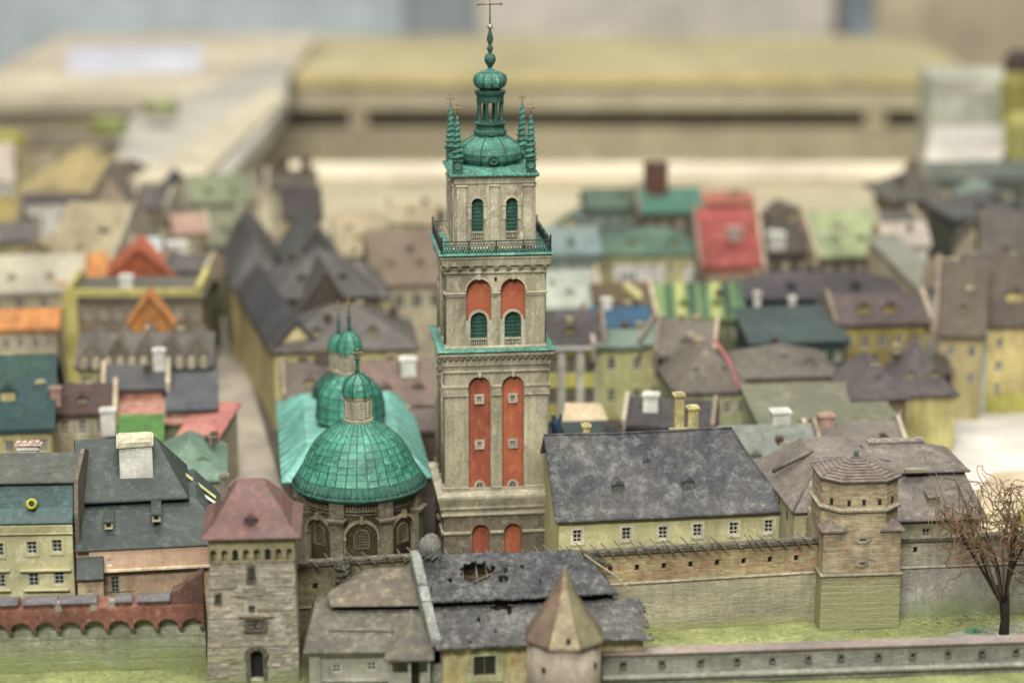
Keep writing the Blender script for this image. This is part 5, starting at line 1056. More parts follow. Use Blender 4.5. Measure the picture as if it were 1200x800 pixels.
FILL = []
for cn, pl, u0, u1, ve, vr, rc, kd in (
 ('umber', 'between the tan roof and the ochre roof', 96, 132, 262, 240, BRN, 'gy'), ('slate', 'left of the tan roof', 0, 42, 286, 262, SLT, 'gx'), ('beige', 'above the amber long roof', 22, 70, 300, 282, TAN, 'gy'),
 ('dark brown', 'beside the pale board at the far left', 132, 176, 206, 186, BRN, 'hip'), ('grey', 'right of the peach gable', 158, 190, 244, 222, SLT, 'gx'), ('olive grey', 'at the left border below the lemon scrap', -10, 30, 196, 176, OCH, 'gy'),
 ('rose-brown', 'beside the street under the pale green house', 206, 240, 276, 252, PNK, 'gx'), ('black', 'near the top of the street', 200, 226, 226, 206, SLB, 'gy'), ('ash', 'between the gables and the rim wall', 196, 236, 318, 300, SLT, 'gx'),
 ('dun', 'left of the bell tower balcony', 452, 506, 262, 240, TAN, 'gx'), ('smoke grey', 'right of the balcony', 648, 690, 268, 252, TGR, 'gy'),
 ('chocolate', 'between the raspberry roof and the lime roof', 914, 950, 262, 244, BRN, 'gy'), ('pewter', 'under the dark mushroom roof', 1034, 1074, 268, 248, SLT, 'gx'), ('cocoa', 'on the right slope above the corner house', 1118, 1160, 292, 262, BRN, 'gy'),
 ('graphite', 'at the right border above the violet house', 1158, 1215, 262, 240, SLT, 'gy'), ('fawn', 'wedged behind the leaning pale roof', 1118, 1150, 330, 304, TAN, 'gx'), ('mouse-grey', 'at the far right back below the white sheet', 1140, 1186, 236, 218, TGR, 'gy')):
    FILL.append(('house', 'small blurred %s-roofed house %s' % (cn, pl), u0, u1, ve, vr, [CRM, YLP, TAN, WHITE, GRN][(u0+ve) % 5], rc, dict(ze=1.35 + (u0 % 3)*.1, d=.8, kind=kd, rot=[-14, 4, 18, 8][(u0+vr) % 4], wins=(2, 2, .11, .16, .14, .4), group='small roofs crowding the blurred edges of town')))
Hs = [
 # name label u0 u1 ve vr wall roof kwargs   (front to back)
 ('house', 'house under a large deep green roof at the left edge', -20, 60, 506, 418, YLP, pm('#2f5f4c', '#29506a', '#3d6e58', s=1.1), dict(ze=1.0, d=1.9, group=G1, dorm=((.35, .35, .2, .2),), chim=((1.05, .2, .22, .14, PNK),))),
 ('house', 'house with rust-brown roof and three small windows in a cream wall', 64, 128, 487, 452, CRM, pm('#5f4440', '#6d4e48', '#4a3f40'), dict(ze=1.0, d=.9, wins=(3, 1, .12, .2, .07, .3), group=G1, chim=((1.0, -.3, .32, .2, WHITE),))),
 ('house', 'house with navy slate roof above a salmon band', 128, 190, 458, 430, pm('#b3796c', '#bb9279'), SLB, dict(ze=1.15, d=.9, group=G1, chim=((.95, .4, .35, .16, WHITE),))),
 ('house', 'low house with pink sloping roof in front of the navy one', 130, 215, 498, 456, GRN, pm('#b0766a', '#bb9a80', '#a8525a', s=.9), dict(ze=.85, d=1.1, rot=2, kind='shed', group=G1)),
 ('house', 'low house with crimson shed roof stepping down to the street', 205, 247, 522, 474, CRM, pm('#a85a60', '#b07a68', s=1.2), dict(ze=.7, d=1.0, rot=-14, kind='shed', group=G1)),
 ('house', 'house with bluish slate roof next to the street', 198, 252, 482, 436, PNK, pm('#5c6272', '#6d7380', '#55596a'), dict(ze=1.0, d=1.4, kind='shed', group=G1)),
 ('shed', 'bright green felt roofed lean-to behind the white chimney', 142, 188, 520, 489, CRM, pm('#4a8a34', '#5a9840', '#3a742c'), dict(ze=.78, d=.45, kind='shed', group=None, cat='shed')),
 ('house', 'house with pale jade hipped roof above the street corner', 182, 262, 566, 512, CRM, pm('#6f9a88', '#7aa594', '#88b09c', s=1), dict(ze=.75, d=1.5, kind='hip', group=G1, hipf=.5)),
 ('palace', 'yellow palace with scalloped attic and grey gables', 92, 246, 432, 392, YLP, SLT, dict(ze=1.25, d=1.2, rot=3, wins=(9, 1, .14, .18, .12, .3), group=None, cat='palace')),
 ('house', 'narrow house with tall amber stepped gable', 150, 203, 388, 346, ORG, ORG, dict(ze=1.5, d=.5, kind='gy', group=G1, chim=((.5, -.3, .12, .1, WHITE),))),
 ('house', 'long low house with amber roof at the left edge', -20, 66, 388, 364, CRM, ORG, dict(ze=1.2, d=.9, group=G1)),
 ('house', 'house framed by a yellow rim wall behind the palace', 76, 236, 352, 344, pm('#9c8f7a', '#857a68', '#b09a86'), pm('#66655c', '#7d7c70'), dict(ze=1.5, d=1.4, rot=2, kind='flat', group=G1)),
 ('house', 'cream house with long windows below the amber roof', -20, 92, 345, 300, CRM, pm('#a8a596', '#98968a'), dict(ze=1.2, d=1.4, wins=(4, 1, .16, .2, .1, .3), group=G1)),
 ('house', 'gabled house with vermilion roof among the orange ones', 124, 204, 330, 292, ORD, ORD, dict(ze=1.35, d=1.1, kind='gy', group=G1)),
 ('house', 'smaller orange gabled house left of the vermilion gable', 68, 122, 334, 300, ORG, ORG, dict(ze=1.3, d=1.0, kind='shed', group=G1)),
 ('house', 'little orange-topped house behind the vermilion gable', 126, 166, 286, 258, CRM, ORG, dict(ze=1.5, d=.9, kind='gy', group=G1)),
 ('house', 'house with pale blue end wall beside the orange gables', 160, 186, 300, 280, pm('#a8b5bb', '#98a6ad'), pm('#a8b5bb', '#98a6ad'), dict(ze=1.6, d=.8, kind='gx', group=G1)),
 ('house', 'house with long tan roof sloping toward the orange gables', 50, 120, 318, 240, CRM, TAN, dict(ze=1.2, d=2.4, rot=-16, group=G1)),
 ('house', 'white-walled house with thin dark roof on the far left', 20, 96, 238, 230, WHITE, PUR, dict(ze=1.3, d=.9, wins=(2, 1, .3, .4, .25, .3), group=G1)),
 ('house', 'broad ochre-roofed house on the far left', 18, 128, 226, 172, TAN, OCH, dict(ze=1.2, d=2.6, kind='hip', group=G1, rot=-8)),
 ('house', 'tall grey-pink gabled house with peach front, far left', 100, 160, 250, 200, pm('#a8988a', '#9d8d80'), pm('#8c857b', '#7d776e'), dict(ze=1.6, d=1.4, kind='gy', group=G1)),
 ('house', 'mid grey house between orange gables and the street', 165, 212, 262, 222, CRM, pm('#7d7568', '#6e675c'), dict(ze=1.3, d=1.8, group=G1)),
 ('house', 'low house with white chimney block by the street', 186, 230, 330, 304, BRN, pm('#8a7866', '#77685a'), dict(ze=1.1, d=1.1, group=G1, chim=((.5, .5, .35, .35, WHITE),))),
 ('house', 'small olive house at the far left border', -30, 18, 262, 232, pm('#a08f4e', '#8a7d3c'), pm('#a08f4e', '#7a7037'), dict(ze=1.4, d=1.0, group=G1)),
 ('house', 'pale pink house at the far left border', -40, 14, 215, 170, WHITE, pm('#b5a8a0', '#c2b8b0'), dict(ze=1.4, d=1.2, group=G1)),
 ('house', 'dark brown-roofed row near the far edge, left', 40, 140, 172, 158, CRM, pm('#8d8270', '#77705f'), dict(ze=1.1, d=.9, group=G1)),
 # street right side & M2 block
 ('house', 'pale green house at the far end of the street', 222, 296, 240, 206, pm('#98a182', '#8b9476', '#a8aa7e'), GRN, dict(ze=1.5, d=1.2, wins=(4, 2, .2, .3, .2, .5), group=G3)),
 ('house', 'green-grey house lining the street with yellowish gable', 232, 300, 290, 246, pm('#8f9a74', '#a0a07a'), pm('#8f9478', '#7d836a'), dict(ze=1.3, d=2.0, group=G3, rot=14)),
 ('house', 'grey hip-roofed house with pale front row of windows behind the domes', 322, 488, 414, 356, YLP, SLT, dict(ze=1.2, d=1.7, rot=6, kind='hip', hipf=.5, wins=(8, 1, .14, .2, .12, .3), group=G3)),
 ('house', 'long house with mustard side wall running back along the street', 320, 376, 412, 378, pm('#d0c48e', '#b5a976', '#d8cea0'), SLB, dict(ze=1.2, d=6.0, rot=14, kind='gy', group=G3)),
 ('house', 'second grey gable behind the pale front row', 352, 412, 372, 318, BRN, pm('#55534f', '#6b6862', '#77746d'), dict(ze=1.35, d=1.8, rot=10, kind='gy', group=G3)),
 ('house', 'charcoal hip roof in the middle of the grey cluster', 318, 440, 352, 290, BRN, pm('#5a5a5c', '#6c6b6a', '#4d4d50'), dict(ze=1.5, d=1.9, rot=8, kind='hip', group=G3)),
 ('house', 'grey-blue gable with light streak high in the grey cluster', 338, 404, 322, 270, SLT, pm('#66686b', '#5a5b5d', '#83898c'), dict(ze=1.5, d=2.2, rot=10, kind='gy', group=G3)),
 ('house', 'steep dark grey roof section beside the street', 272, 332, 338, 262, OCH, pm('#5d5c60', '#6c6a6b', '#55555c'), dict(ze=1.25, d=4.0, rot=9, kind='hip', group=G3)),
 ('house', 'tall narrow house with maroon-black roof and ochre front', 334, 376, 258, 222, pm('#b0a06a', '#a39160'), pm('#4b4241', '#3f3838'), dict(ze=2.0, d=.9, kind='shed', group=G3)),
 ('house', 'small crooked house with dark gables at the very back', 318, 370, 222, 200, CRM, pm('#5e564e', '#77705f'), dict(ze=1.6, d=.9, group=G3, chim=((.3, .5, .3, .2, BRN), (.8, .5, .3, .2, BRN)))),
 ('house', 'cream house with four dark windows behind the domes', 436, 520, 336, 270, CRM, pm('#94806e', '#87735f', '#a08c78'), dict(ze=1.3, d=2.0, wins=(4, 1, .18, .24, .15, .3), group=G3)),
 ('house', 'grey hipped house between two domes and the cream house', 385, 455, 352, 300, YLP, SLT, dict(ze=1.3, d=1.3, kind='hip', group=G3)),
 ('house', 'house with brownish mauve roof just behind the church, left part', 340, 420, 468, 426, YLP, pm('#7d6f68', '#6c605c', '#8c7d78'), dict(ze=1.0, d=1.4, group=G3, chim=((.55, .5, .25, .25, BRN),))),
 ('house', 'house with rosy brown roof and white chimney just behind the church', 425, 520, 478, 424, pm('#94857a', '#85776c'), pm('#9a8078', '#79655f', '#97827a'), dict(ze=.9, d=1.5, group=G3, chim=((.6, .35, .30, .22, WHITE),))),
 ('house', 'low slate-roofed house behind the church and left of the bell tower', 440, 522, 508, 482, BRN, pm('#7a6a66', '#6a5c58'), dict(ze=.75, d=.8, group=G3)),
 ('house', 'tan house far behind the domes', 395, 450, 300, 250, TAN, TAN, dict(ze=1.1, d=1.5, group=G3)),
 # right of tower
 ('house', 'bright yellow house with white pilasters and dark violet roof', 636, 702, 407, 366, pm('#d2cd62', '#bdb955', '#d8d488'), pm('#5b5459', '#4f494f', '#77737a'), dict(ze=1.35, d=1.0, rot=3, wins=(3, 2, .16, .26, .14, .48), group=G2)),
 ('house', 'lime-washed house with brown windows next to the bright yellow one', 702, 762, 408, 388, pm('#bcc282', '#aeb77a', '#c8ca96'), TGR, dict(ze=1.35, d=1.0, rot=3, wins=(2, 3, .13, .2, .14, .48), group=G2)),
 ('house', 'dull yellow gable end of the house with pale jade roof', 757, 797, 404, 380, pm('#cbc68c', '#b5b17b'), TGR, dict(ze=1.4, d=1.3, rot=-20, wins=(2, 2, .1, .18, .14, .48), group=G2)),
 ('house', 'big hip-roofed house with pale green walls right of the yellow houses', 793, 878, 462, 400, pm('#a3a985', '#98a07c', '#b0b498'), pm('#817973', '#746c67', '#918a84'), dict(ze=1.1, d=1.5, kind='hip', group=G2, rot=6)),
 ('house', 'grey-brown hipped wing with a small dark roof window', 872, 985, 445, 402, pm('#a0a58a', '#949a80'), pm('#7b7470', '#6d6763', '#8a837e'), dict(ze=1.15, d=1.4, kind='hip', group=G2, dorm=((.72, .3, .12, .1),))),
 ('house', 'sloping grey roof with small hatch beside the pale jade roof', 775, 830, 418, 378, pm('#8e8a78', '#7d7968'), pm('#8a827b', '#7d756f'), dict(ze=1.3, d=1.0, group=G2, rot=-10)),
 ('house', 'black-blue roofed house with leaning white dormer behind the long slate roof', 738, 828, 500, 470, pm('#85806e', '#75705f'), pm('#4d4b50', '#3f3e44', '#5d5b60'), dict(ze=1.0, d=.9, rot=-9, group=G2, chim=((.25, .3, .28, .2, WHITE),))),
 ('house', 'dark teal flat-roofed building just behind the long slate roof', 640, 758, 520, 500, DKT, pm('#2f4a4a', '#3b5a58'), dict(ze=.9, d=.8, kind='shed', group=G2)),
 ('house', 'grey-green shed roof with pale chimney left of the octagonal tower', 858, 962, 560, 500, GRN, pm('#8a9894', '#97a39e', '#7d8a86', s=1), dict(ze=.8, d=1.5, group=G2, chim=((.7, .55, .3, .24, WHITE),))),
 ('house', 'grey house with pink-tinged roof behind the octagonal tower roof', 962, 1060, 545, 497, GRN, pm('#88857f', '#9a8a83', '#7d7a74', s=1), dict(ze=.8, d=1.3, group=G2, chim=((.2, .5, .2, .2, PNK),))),
 ('house', 'pale pistachio house below the violet hip-roofed tower house', 892, 1048, 500, 452, pm('#a0a684', '#949b78', '#adb092'), pm('#8d9378', '#7f8770', '#a5a688', s=1), dict(ze=.95, d=1.1, kind='shed', group=G2)),
 ('tower_house', 'square yellow tower house with violet bellcast roof', 1048, 1120, 466, 400, pm('#c4bd74', '#b3ab66', '#cfc98e'), pm('#6b6268', '#5d565f', '#7d747a'), dict(ze=.84, d=1.1, kind='hip', flare=.35, group=None, cat='house')),
 ('house', 'violet slate roof leaning against the tower house', 1000, 1062, 470, 415, pm('#8a7d5f', '#77694d'), pm('#6a6066', '#5c545a'), dict(ze=1.1, d=1.2, kind='hip', group=G2)),
 ('house', 'mustard-walled house with dark violet roof and two dormers', 985, 1085, 382, 346, pm('#ab9f52', '#9c9048', '#8c6f4c'), pm('#675a5b', '#5a4f52'), dict(ze=1.35, d=1.1, group=G2, wins=(5, 1, .14, .2, .16, .4), dorm=((.3, .3, .2, .16), (.62, .3, .2, .16)))),
 ('house', 'long dark violet roofed house in the middle of the right side', 872, 1062, 352, 318, pm('#3f5456', '#374b4d', '#4b5f60'), pm('#55505a', '#4d4a55', '#675c64'), dict(ze=1.4, d=1.3, rot=2, kind='hip', group=G2, wins=(6, 1, .16, .25, .2, .4), chim=((.07, -.15, .28, .1, WHITE), (.28, -.2, .24, .1, WHITE)))),
 ('house', 'deep teal house below the long violet roof', 880, 992, 404, 362, pm('#4a5f5c', '#3f5452'), pm('#40585a', '#395052', '#4f6668', s=1), dict(ze=1.2, d=1.0, kind='shed', group=G2)),
 ('house', 'striped lime and emerald roof house', 776, 872, 376, 334, pm('#7a8a60', '#6c7c54'), GRL, dict(ze=1.25, d=1.4, group=G2)),
 ('house', 'cobalt blue roofed low house with a white spot chimney', 694, 762, 386, 361, TEA, BLU, dict(ze=1.2, d=.7, group=G2, chim=((.3, .5, .2, .15, WHITE),))),
 ('house', 'umber shed house crossed by a pale yellow beam', 704, 778, 358, 334, BRN, pm('#7a6340', '#6c5636'), dict(ze=1.2, d=.9, kind='shed', group=G2)),
 ('house', 'pale yellow shopfront house with white signboards and jade roof', 703, 830, 300, 266, pm('#b9b583', '#aba875', '#c5c397'), pm('#5f8a78', '#4f7d68', '#7a9f8c'), dict(ze=1.3, d=1.4, rot=1, kind='hip', group=G2)),
 ('house', 'duck-egg grey house between the bell tower and the shopfront', 640, 702, 300, 268, pm('#8ea39f', '#829894', '#9db0ac'), pm('#86a0a4', '#7693a0'), dict(ze=1.6, d=1.2, wins=(3, 2, .2, .25, .15, .45), group=G2)),
 ('house', 'ash grey low house in front of the duck-egg one', 640, 700, 362, 318, pm('#a0aba4', '#909b94'), pm('#a2b0ac', '#858f89'), dict(ze=1.0, d=1.4, group=G2)),
 ('house', 'box house with smoky green roof at the far edge', 690, 752, 246, 222, pm('#7d9a94', '#6f8c86'), pm('#5d7a6c', '#4e6a5c'), dict(ze=1.7, d=.9, group=G2)),
 ('house', 'box house with sea-green roof at the far edge', 754, 822, 250, 222, BRN, pm('#559a88', '#4a8a78'), dict(ze=1.7, d=.9, group=G2, chim=((.28, .5, .55, .4, pm('#8a5d50', '#7a5045')),))),
 ('house', 'house with tall raspberry red roof', 826, 890, 314, 246, pm('#a8836a', '#94705c'), REDR, dict(ze=1.2, d=2.0, group=G2, rot=3, chim=((.6, .25, .25, .25, pm('#b5a09a')),))),
 ('house', 'ochre-red block behind the raspberry roof', 820, 882, 240, 226, pm('#a5604c', '#b0785a'), pm('#a5604c', '#94503f'), dict(ze=1.6, d=.8, group=G2)),
 ('house', 'row house with charcoal roof and two white chimneys', 890, 972, 298, 262, BRN, pm('#5d554f', '#544d4b', '#6d645c'), dict(ze=1.2, d=1.2, group=G2, chim=((.25, .1, .3, .3, WHITE), (.85, .1, .3, .3, WHITE)))),
 ('house', 'tall house with pale lime roof panel and dark green ridge', 962, 1036, 302, 248, BRN, pm('#a0ad7e', '#8fa074', '#6b7f5f', s=.8), dict(ze=1.2, d=1.8, group=G2, rot=10)),
 ('house', 'little white house with one round window, right background', 1040, 1088, 290, 262, WHITE, pm('#b3aca8', '#a39c98'), dict(ze=1.5, d=.8, rot=5, wins=(1, 1, .2, .2, .2, .4), group=G2)),
 ('house', 'olive-walled house under a dark mushroom roof, far right', 1052, 1118, 236, 200, OCH, pm('#66625e', '#5a5753', '#7d7a77'), dict(ze=1.6, d=1.6, kind='hip', flare=.4, group=G2, oh=.2)),
 ('house', 'house with pale blue-white leaning roof, right background', 1086, 1118, 350, 278, pm('#a39a80', '#b3aa92'), pm('#9ca096', '#8d9288'), dict(ze=1.1, d=2.0, kind='shed', rot=20, group=G2)),
 ('house', 'dark slate house at the far right back', 1118, 1230, 258, 222, pm('#5d655f', '#50584f'), pm('#66686a', '#5a5c5f', '#7d807f'), dict(ze=1.6, d=1.6, kind='hip', group=G2)),
 ('house', 'dusky green-grey roof at the far right back edge', 1090, 1230, 212, 190, pm('#7d8a84', '#6f7c76'), pm('#75827d', '#67736e', '#8d9894'), dict(ze=1.6, d=1.4, group=G2, wins=(6, 1, .3, .3, .2, .4))),
 ('house', 'large warm yellow corner house with brown gabled roof at the right', 1150, 1240, 383, 300, pm('#cfc07c', '#bfb06f', '#d8cc94'), pm('#75685e', '#685c54', '#857a6e'), dict(ze=1.37, d=2.2, rot=3, wins=(2, 3, .11, .16, .18, .36), group=G2, dorm=((.5, .3, .25, .2),))),
 ('house', 'ochre side house joined to the warm yellow corner house', 1102, 1152, 394, 308, pm('#b8ab76', '#a5986a'), pm('#6d6354', '#7d725f', '#5f5749'), dict(ze=1.28, d=2.2, rot=-12, group=G2)),
 ('house', 'grey-violet house with peach gable rising at the right edge', 1150, 1240, 320, 250, pm('#a09078', '#b09c80'), pm('#6f6662', '#625a58', '#7d7470'), dict(ze=1.6, d=2.0, rot=-10, group=G2)),
 ('house', 'dark olive low house wedged left of the warm yellow corner house', 1068, 1110, 440, 420, pm('#6c6a4c', '#5d5b41'), pm('#55523e', '#4b4938'), dict(ze=.8, d=.8, group=G2)),
] + FILL
extra = {}
r5 = random.Random(5)
for (nm, lb, u0, u1, ve, vr, wl_, rf_, k) in Hs:
    k = dict(k); sd = k.pop('side', None)
    big_ = u1 - u0
    if not k.get('wins') and nm == 'house' and big_ > 45 and k.get('ze', 1.1) > .9: k['wins'] = (max(2, int(big_/17)), 2 if k.get('ze', 1.1) > 1.25 else 1, .12, .17, .13, .42)
    if k.get('kind', 'gx') in ('gx', 'hip') and big_ > 40:
        k['chim'] = tuple(k.get('chim', ())) + tuple((r5.uniform(.1, .9), r5.choice((.3, .55, .7)), r5.uniform(.08, .2), r5.uniform(.07, .12), r5.choice((CRM, BRN, BRN, TAN, TAN))) for _ in range(r5.randint(1, 3)))
        if not k.get('dorm') and vr and ve - vr > 30: k['dorm'] = tuple((f, .3, .14, .12) for f in ((.3, .7) if big_ > 70 else (.5,)))
    r_ = house(nm, lb, u0, u1, ve, vr, wl_, rf_, **k); extra[lb] = r_
# --- extras on blurred houses
def local(lb): return extra[[k for k in extra if lb in k][0]]
t, w, e, zr, d, rf = local('bright yellow house')
for i in range(4): m = MB(); x = w*i/3; m.box(x-.045, x+.045, -.04, -.001, 0, e-.05); m.build('pilaster', WHITE, t)
m = MB(); m.box(-.05, w+.05, -.08, -.041, e-.03, e+.02); m.build('cornice', WHITE, t)
t, w, e, zr, d, rf = local('yellow palace')
for i in range(11):   # scalloped attic: upright lobes along the front
    x = w*(i+.5)/11; q = MB(); q.slab(arch(x, e+.001, e+.17, w/11*.55, 8), [], -.06, .06); q.build('attic_lobe', CRM, t)
for i in range(5): q = MB(); x = w*(i+.5)/5; q.loft([[(x-.28, .1, e), (x+.28, .1, e), (x, .1, e+.42)], [(x-.28, d-.1, e), (x+.28, d-.1, e), (x, d-.1, e+.42)]]); q.build('roof_gable', pm('#8d8578', '#7a7268', '#9a928a'), rf)
t, w, e, zr, d, rf = local('yellow rim wall')
for b_ in ((0, .1, 0, d), (w-.1, w, 0, d)): m = MB(); m.box(b_[0], b_[1], b_[2], b_[3], e+.061, e+.2); m.build('rim_wall', YEL, t)
m = MB(); m.box(0, w, -.02, .1, e+.061, e+.16); m.build('rim_wall', YEL, t)
chimney(t, .9, .5, e, e+.3, .2, .15, WHITE); m = MB(); m.box(-.03, .2, -.06, -.021, 0, e+.1); m.build('corner_pilaster', YEL, t)
t, w, e, zr, d, rf = local('striped lime')
for i in range(7): m = MB(); x = w*(i+.3)/7; n_ = (zr-e)/(d/2); m.add([(x, -.04, e+.045), (x+.13, -.04, e+.045), (x+.22, d/2, zr+.045), (x+.09, d/2, zr+.045), (x, -.04, e+.02), (x+.13, -.04, e+.02)], [(0, 1, 2, 3), (4, 5, 1, 0)]); m.build('roof_stripe', pm(['#4a7a58', '#a8b268', '#3f6a52'][i % 3]), rf)
t, w, e, zr, d, rf = local('umber shed house'); m = MB(); m.tube([(w*.35, -.05, e+.35), (w*.95, -.25, e-.15)], .09, n=6); m.build('beam', YLP, t)
t, w, e, zr, d, rf = local('shopfront house')
for x0, x1 in ((.25, 1.15), (1.5, 1.85), (2.05, 2.5)): 
    m = MB(); x1 = min(x1, w-.05); m.box(x0, x1, -.03, -.001, e-.55, e-.18); o = m.build('signboard', WHITE, t)
    m = MB()
    for k in range(3): m.box(x0+.12+.1*k, x0+.18+.1*k, -.04, -.031, e-.45, e-.3)
    m.build('painted_mark', pm('#8d8f94'), o)
t, w, e, zr, d, rf = local('big hip-roofed')
m = MB(); m.tube([(w*.62, d*.42, zr+.06), (w*.78, .35, e+.36), (w*.86, -.02, e+.06)], .028, n=5); m.build('pink_hip_strip', pm('#b5636c', '#a85560'), rf)
t, w, e, zr, d, rf = local('large warm yellow'); m = MB(); m.box(-.02, .10, -.03, -.001, 0, e-.02); m.build('corner_pilaster', pm('#b5c0c0', '#a8b3b3'), t)
m = MB(); m.box(.101, w, -.012, -.001, 0, .33); m.build('plinth', pm('#b5b354', '#a5a44a'), t)
# awning and small figure behind the long slate roof
p = at(662, 490, 29.0); t = thing('awning', 'cream canvas awning below the bright yellow house', 'awning', (p.x, p.y, p.z)); m = MB(); m.add([(-.05, 0, -.09), (.62, 0, -.09), (.5, .5, .08), (.02, .5, .08), (-.05, 0, -.12), (.62, 0, -.12)], [(0, 1, 2, 3), (4, 5, 1, 0)]); m.build('canvas', pm('#c9b79a', '#bda98b'), t, sol=.01)
m = MB(); m.tube([(0, .02, -.1), (0, .02, -p.z)], .012); m.tube([(.58, .02, -.1), (.58, .02, -p.z)], .012); m.build('post', WOOD, t)
p = at(722, 498, 28.6); t = thing('bush', 'small round rust and green bush beside the cream awning', 'bush', (p.x, p.y, 0)); m = MB()
for k in range(300): q = Vector((rr.gauss(0, 1), rr.gauss(0, 1), rr.gauss(0, 1))).normalized()*.17*rr.uniform(.7, 1); q.z += p.z-.05; v2 = Vector((rr.uniform(-1, 1), rr.uniform(-1, 1), rr.uniform(-1, 1)))*.03; m.add([q, q+v2, q+v2.cross(q)*1.0+v2*.2], [(0, 1, 2)])
m.build('foliage', pm('#7a4a38', '#5f6a40'), t); m = MB(); m.tube([(0, 0, 0), (0, 0, p.z-.05)], .03); m.build('trunk', BARK, t)
p = at(655, 512, 27.6); t = thing('statue', 'tiny blue painted statue on a column beside the bell tower', 'statue', (p.x, p.y, 0)); m = MB(); m.lathe([(.08, 0), (.08, .1), (.04, .14), (.035, p.z-.04), (.06, p.z-.02), (.06, p.z)], 10); m.build('column', DKT, t)
m = MB(); m.M = Matrix.Translation((0, 0, p.z)) @ Matrix.Rotation(R(-14), 4, 'Y'); m.lathe([(.07, 0), (.085, .06), (.06, .16), (.075, .22), (.03, .26)], 10); m.tube([(-.07, 0, .2), (-.12, -.03, .1), (-.06, -.06, .06)], .018); m.tube([(.07, 0, .2), (.1, -.02, .3)], .018); m.build('robe', pm('#44659a', '#3a5687'), t)
m = MB(); m.M = Matrix.Translation((0, 0, p.z)) @ Matrix.Rotation(R(-14), 4, 'Y'); m.ball((0, 0, .295), .035); m.build('head', pm('#8c97a0'), t)
# ------------------------------------------------------------------ display case edge, next case, boards, room
CRE = pmr('#d2c5a8', '#c8ba9c', s=.5, bump=.1, speck=.03); BEI = pmr('#bdb18f', '#b2a682', s=.5, bump=.1, speck=.03); GLD = pmr('#c9b878', '#bdab6c', '#cfc08a', s=.6, bump=.1, speck=.03); BEI2 = pmr('#aca07f', '#a29673', s=.4, bump=.1, speck=.03)
def bigbox(name, label, cat, parts):
    t = thing(name, label, cat, (0, 0, 0))
    for nm, b, mt in parts: m = MB(); m.box(*b); m.build(nm, mt, t, bevel=.02)
    return t
Yr = 52.6; zt_ = zat(207, Yr)
xl, xr = xat(345, Yr, zt_), xat(1075, Yr, zt_)
ztop_front = zt_
def ylong(v, z): return yat(v, z)
yb = yat(190, zt_)
bigbox('case_rim', 'cream wooden rim board closing the back of the model', 'board', [('rim_top', (xl-.3, xr+2.5, Yr, yb, zt_-.12, zt_), CRE), ('rim_face', (xl-.3, xr+2.5, Yr+.05, Yr+.3, -.8, zt_-.1205), pmr('#d2c7a2', '#c6bb96', s=.5, bump=.1, speck=.03))])
m = MB(); m.box(-42, 42, 19, 52.5, -.9, -.05); tag(m.build('model_base', BEI), kind='structure')
Y2 = 74; z = lambda v: zat(v, Y2); X = lambda u: xat(u, Y2, 1.5)
za, zb_, zc_ = z(190), z(128), z(100)
bigbox('display_case', 'long beige display case with a shadowed slot and yellow painted top behind the town', 'case', [
 ('plinth', (X(300), X(1090), Y2, Y2+6, -9.5, z(150)), BEI2), ('back_panel', (X(300), X(1090), Y2+1.2, Y2+6, z(150)+.001, z(128)), pmr('#a2987a', '#93896a')), ('upper_rail', (X(300), X(1090), Y2-.2, Y2+6, z(128)+.001, zc_), BEI),
 ('yellow_edge', (X(300), X(1100), Y2-.35, Y2+6, zc_+.001, z(86)), GLD), ('post', (X(408), X(428), Y2-.05, Y2+1.1, z(150)+.002, z(128)-.001), BEI), ('post', (X(1018), X(1042), Y2-.05, Y2+1.1, z(150)+.002, z(128)-.001), BEI)])
zt2 = z(86); y2b = yat(44, zt2)
bigbox('tabletop', 'dull gold tabletop on the display case', 'board', [('top_sheet', (xat(330, y2b-2, zt2), xat(1090, y2b-3, zt2), Y2-.3, y2b, zt2+.002, zt2+.06), pmr('#aa9e70', '#b3a77a', '#9f9366', s=.35, bump=.05, speck=.03))])
# left hand cream tabletop with paper
zl_ = zat(112, 66); bigbox('work_table', 'cream topped work table at the upper left', 'table', [('table_top', (xat(-60, 66, zl_), xat(318, 66, zl_), 66, yat(40, zl_), zl_-.5, zl_), pmr('#bdb096', '#b3a58a', s=.4, bump=.05, speck=.03)), ('apron', (xat(-60, 66, zl_), xat(300, 66, zl_), 66.4, 67, -9.5, zl_-.501), BEI2)])
t = thing('paper', 'blank white sheet of paper lying on the cream work table', 'paper', (0, 0, zl_+.01)); m = MB(); pa = [on(u, v, zl_+.02) for u, v in ((80, 88), (236, 84), (238, 52), (78, 56))]
m.add([(p.x, p.y, 0) for p in pa] + [(p.x, p.y, .03) for p in pa], [(4, 5, 6, 7), (0, 1, 5, 4), (1, 2, 6, 5), (2, 3, 7, 6), (3, 0, 4, 7)]); m.build('sheet', pmr('#bfc1cc', '#b7b9c4', speck=0, bump=.02), t)
def prism(name, label, cat, pts, z0, th, mat):
    t = thing(name, label, cat, (0, 0, 0)); m = MB(); P = [on(u, v, z0) for u, v in pts]; n = len(P)
    m.add([(p.x, p.y, z0) for p in P] + [(p.x, p.y, z0-th) for p in P], [tuple(range(n))] + [(i, i+n, (i+1) % n + n, (i+1) % n) for i in range(n)] + [tuple(range(n, 2*n))[::-1]]); m.build('board', mat, t); return t
prism('white_board', 'pale grey-white board lying diagonally at the upper left', 'board', [(128, 208), (268, 208), (336, 118), (336, 62), (262, 96), (150, 138)], 1.3, .5, pmr('#969588', '#a29d8e', s=.4, speck=.03, bump=.05))
prism('cream_board', 'bright cream triangular board above the street end', 'board', [(150, 212), (232, 212), (330, 118), (320, 100), (225, 165)], 1.42, .1, pmr('#b5aa8f', '#a99e82', s=.5, speck=.03, bump=.05))
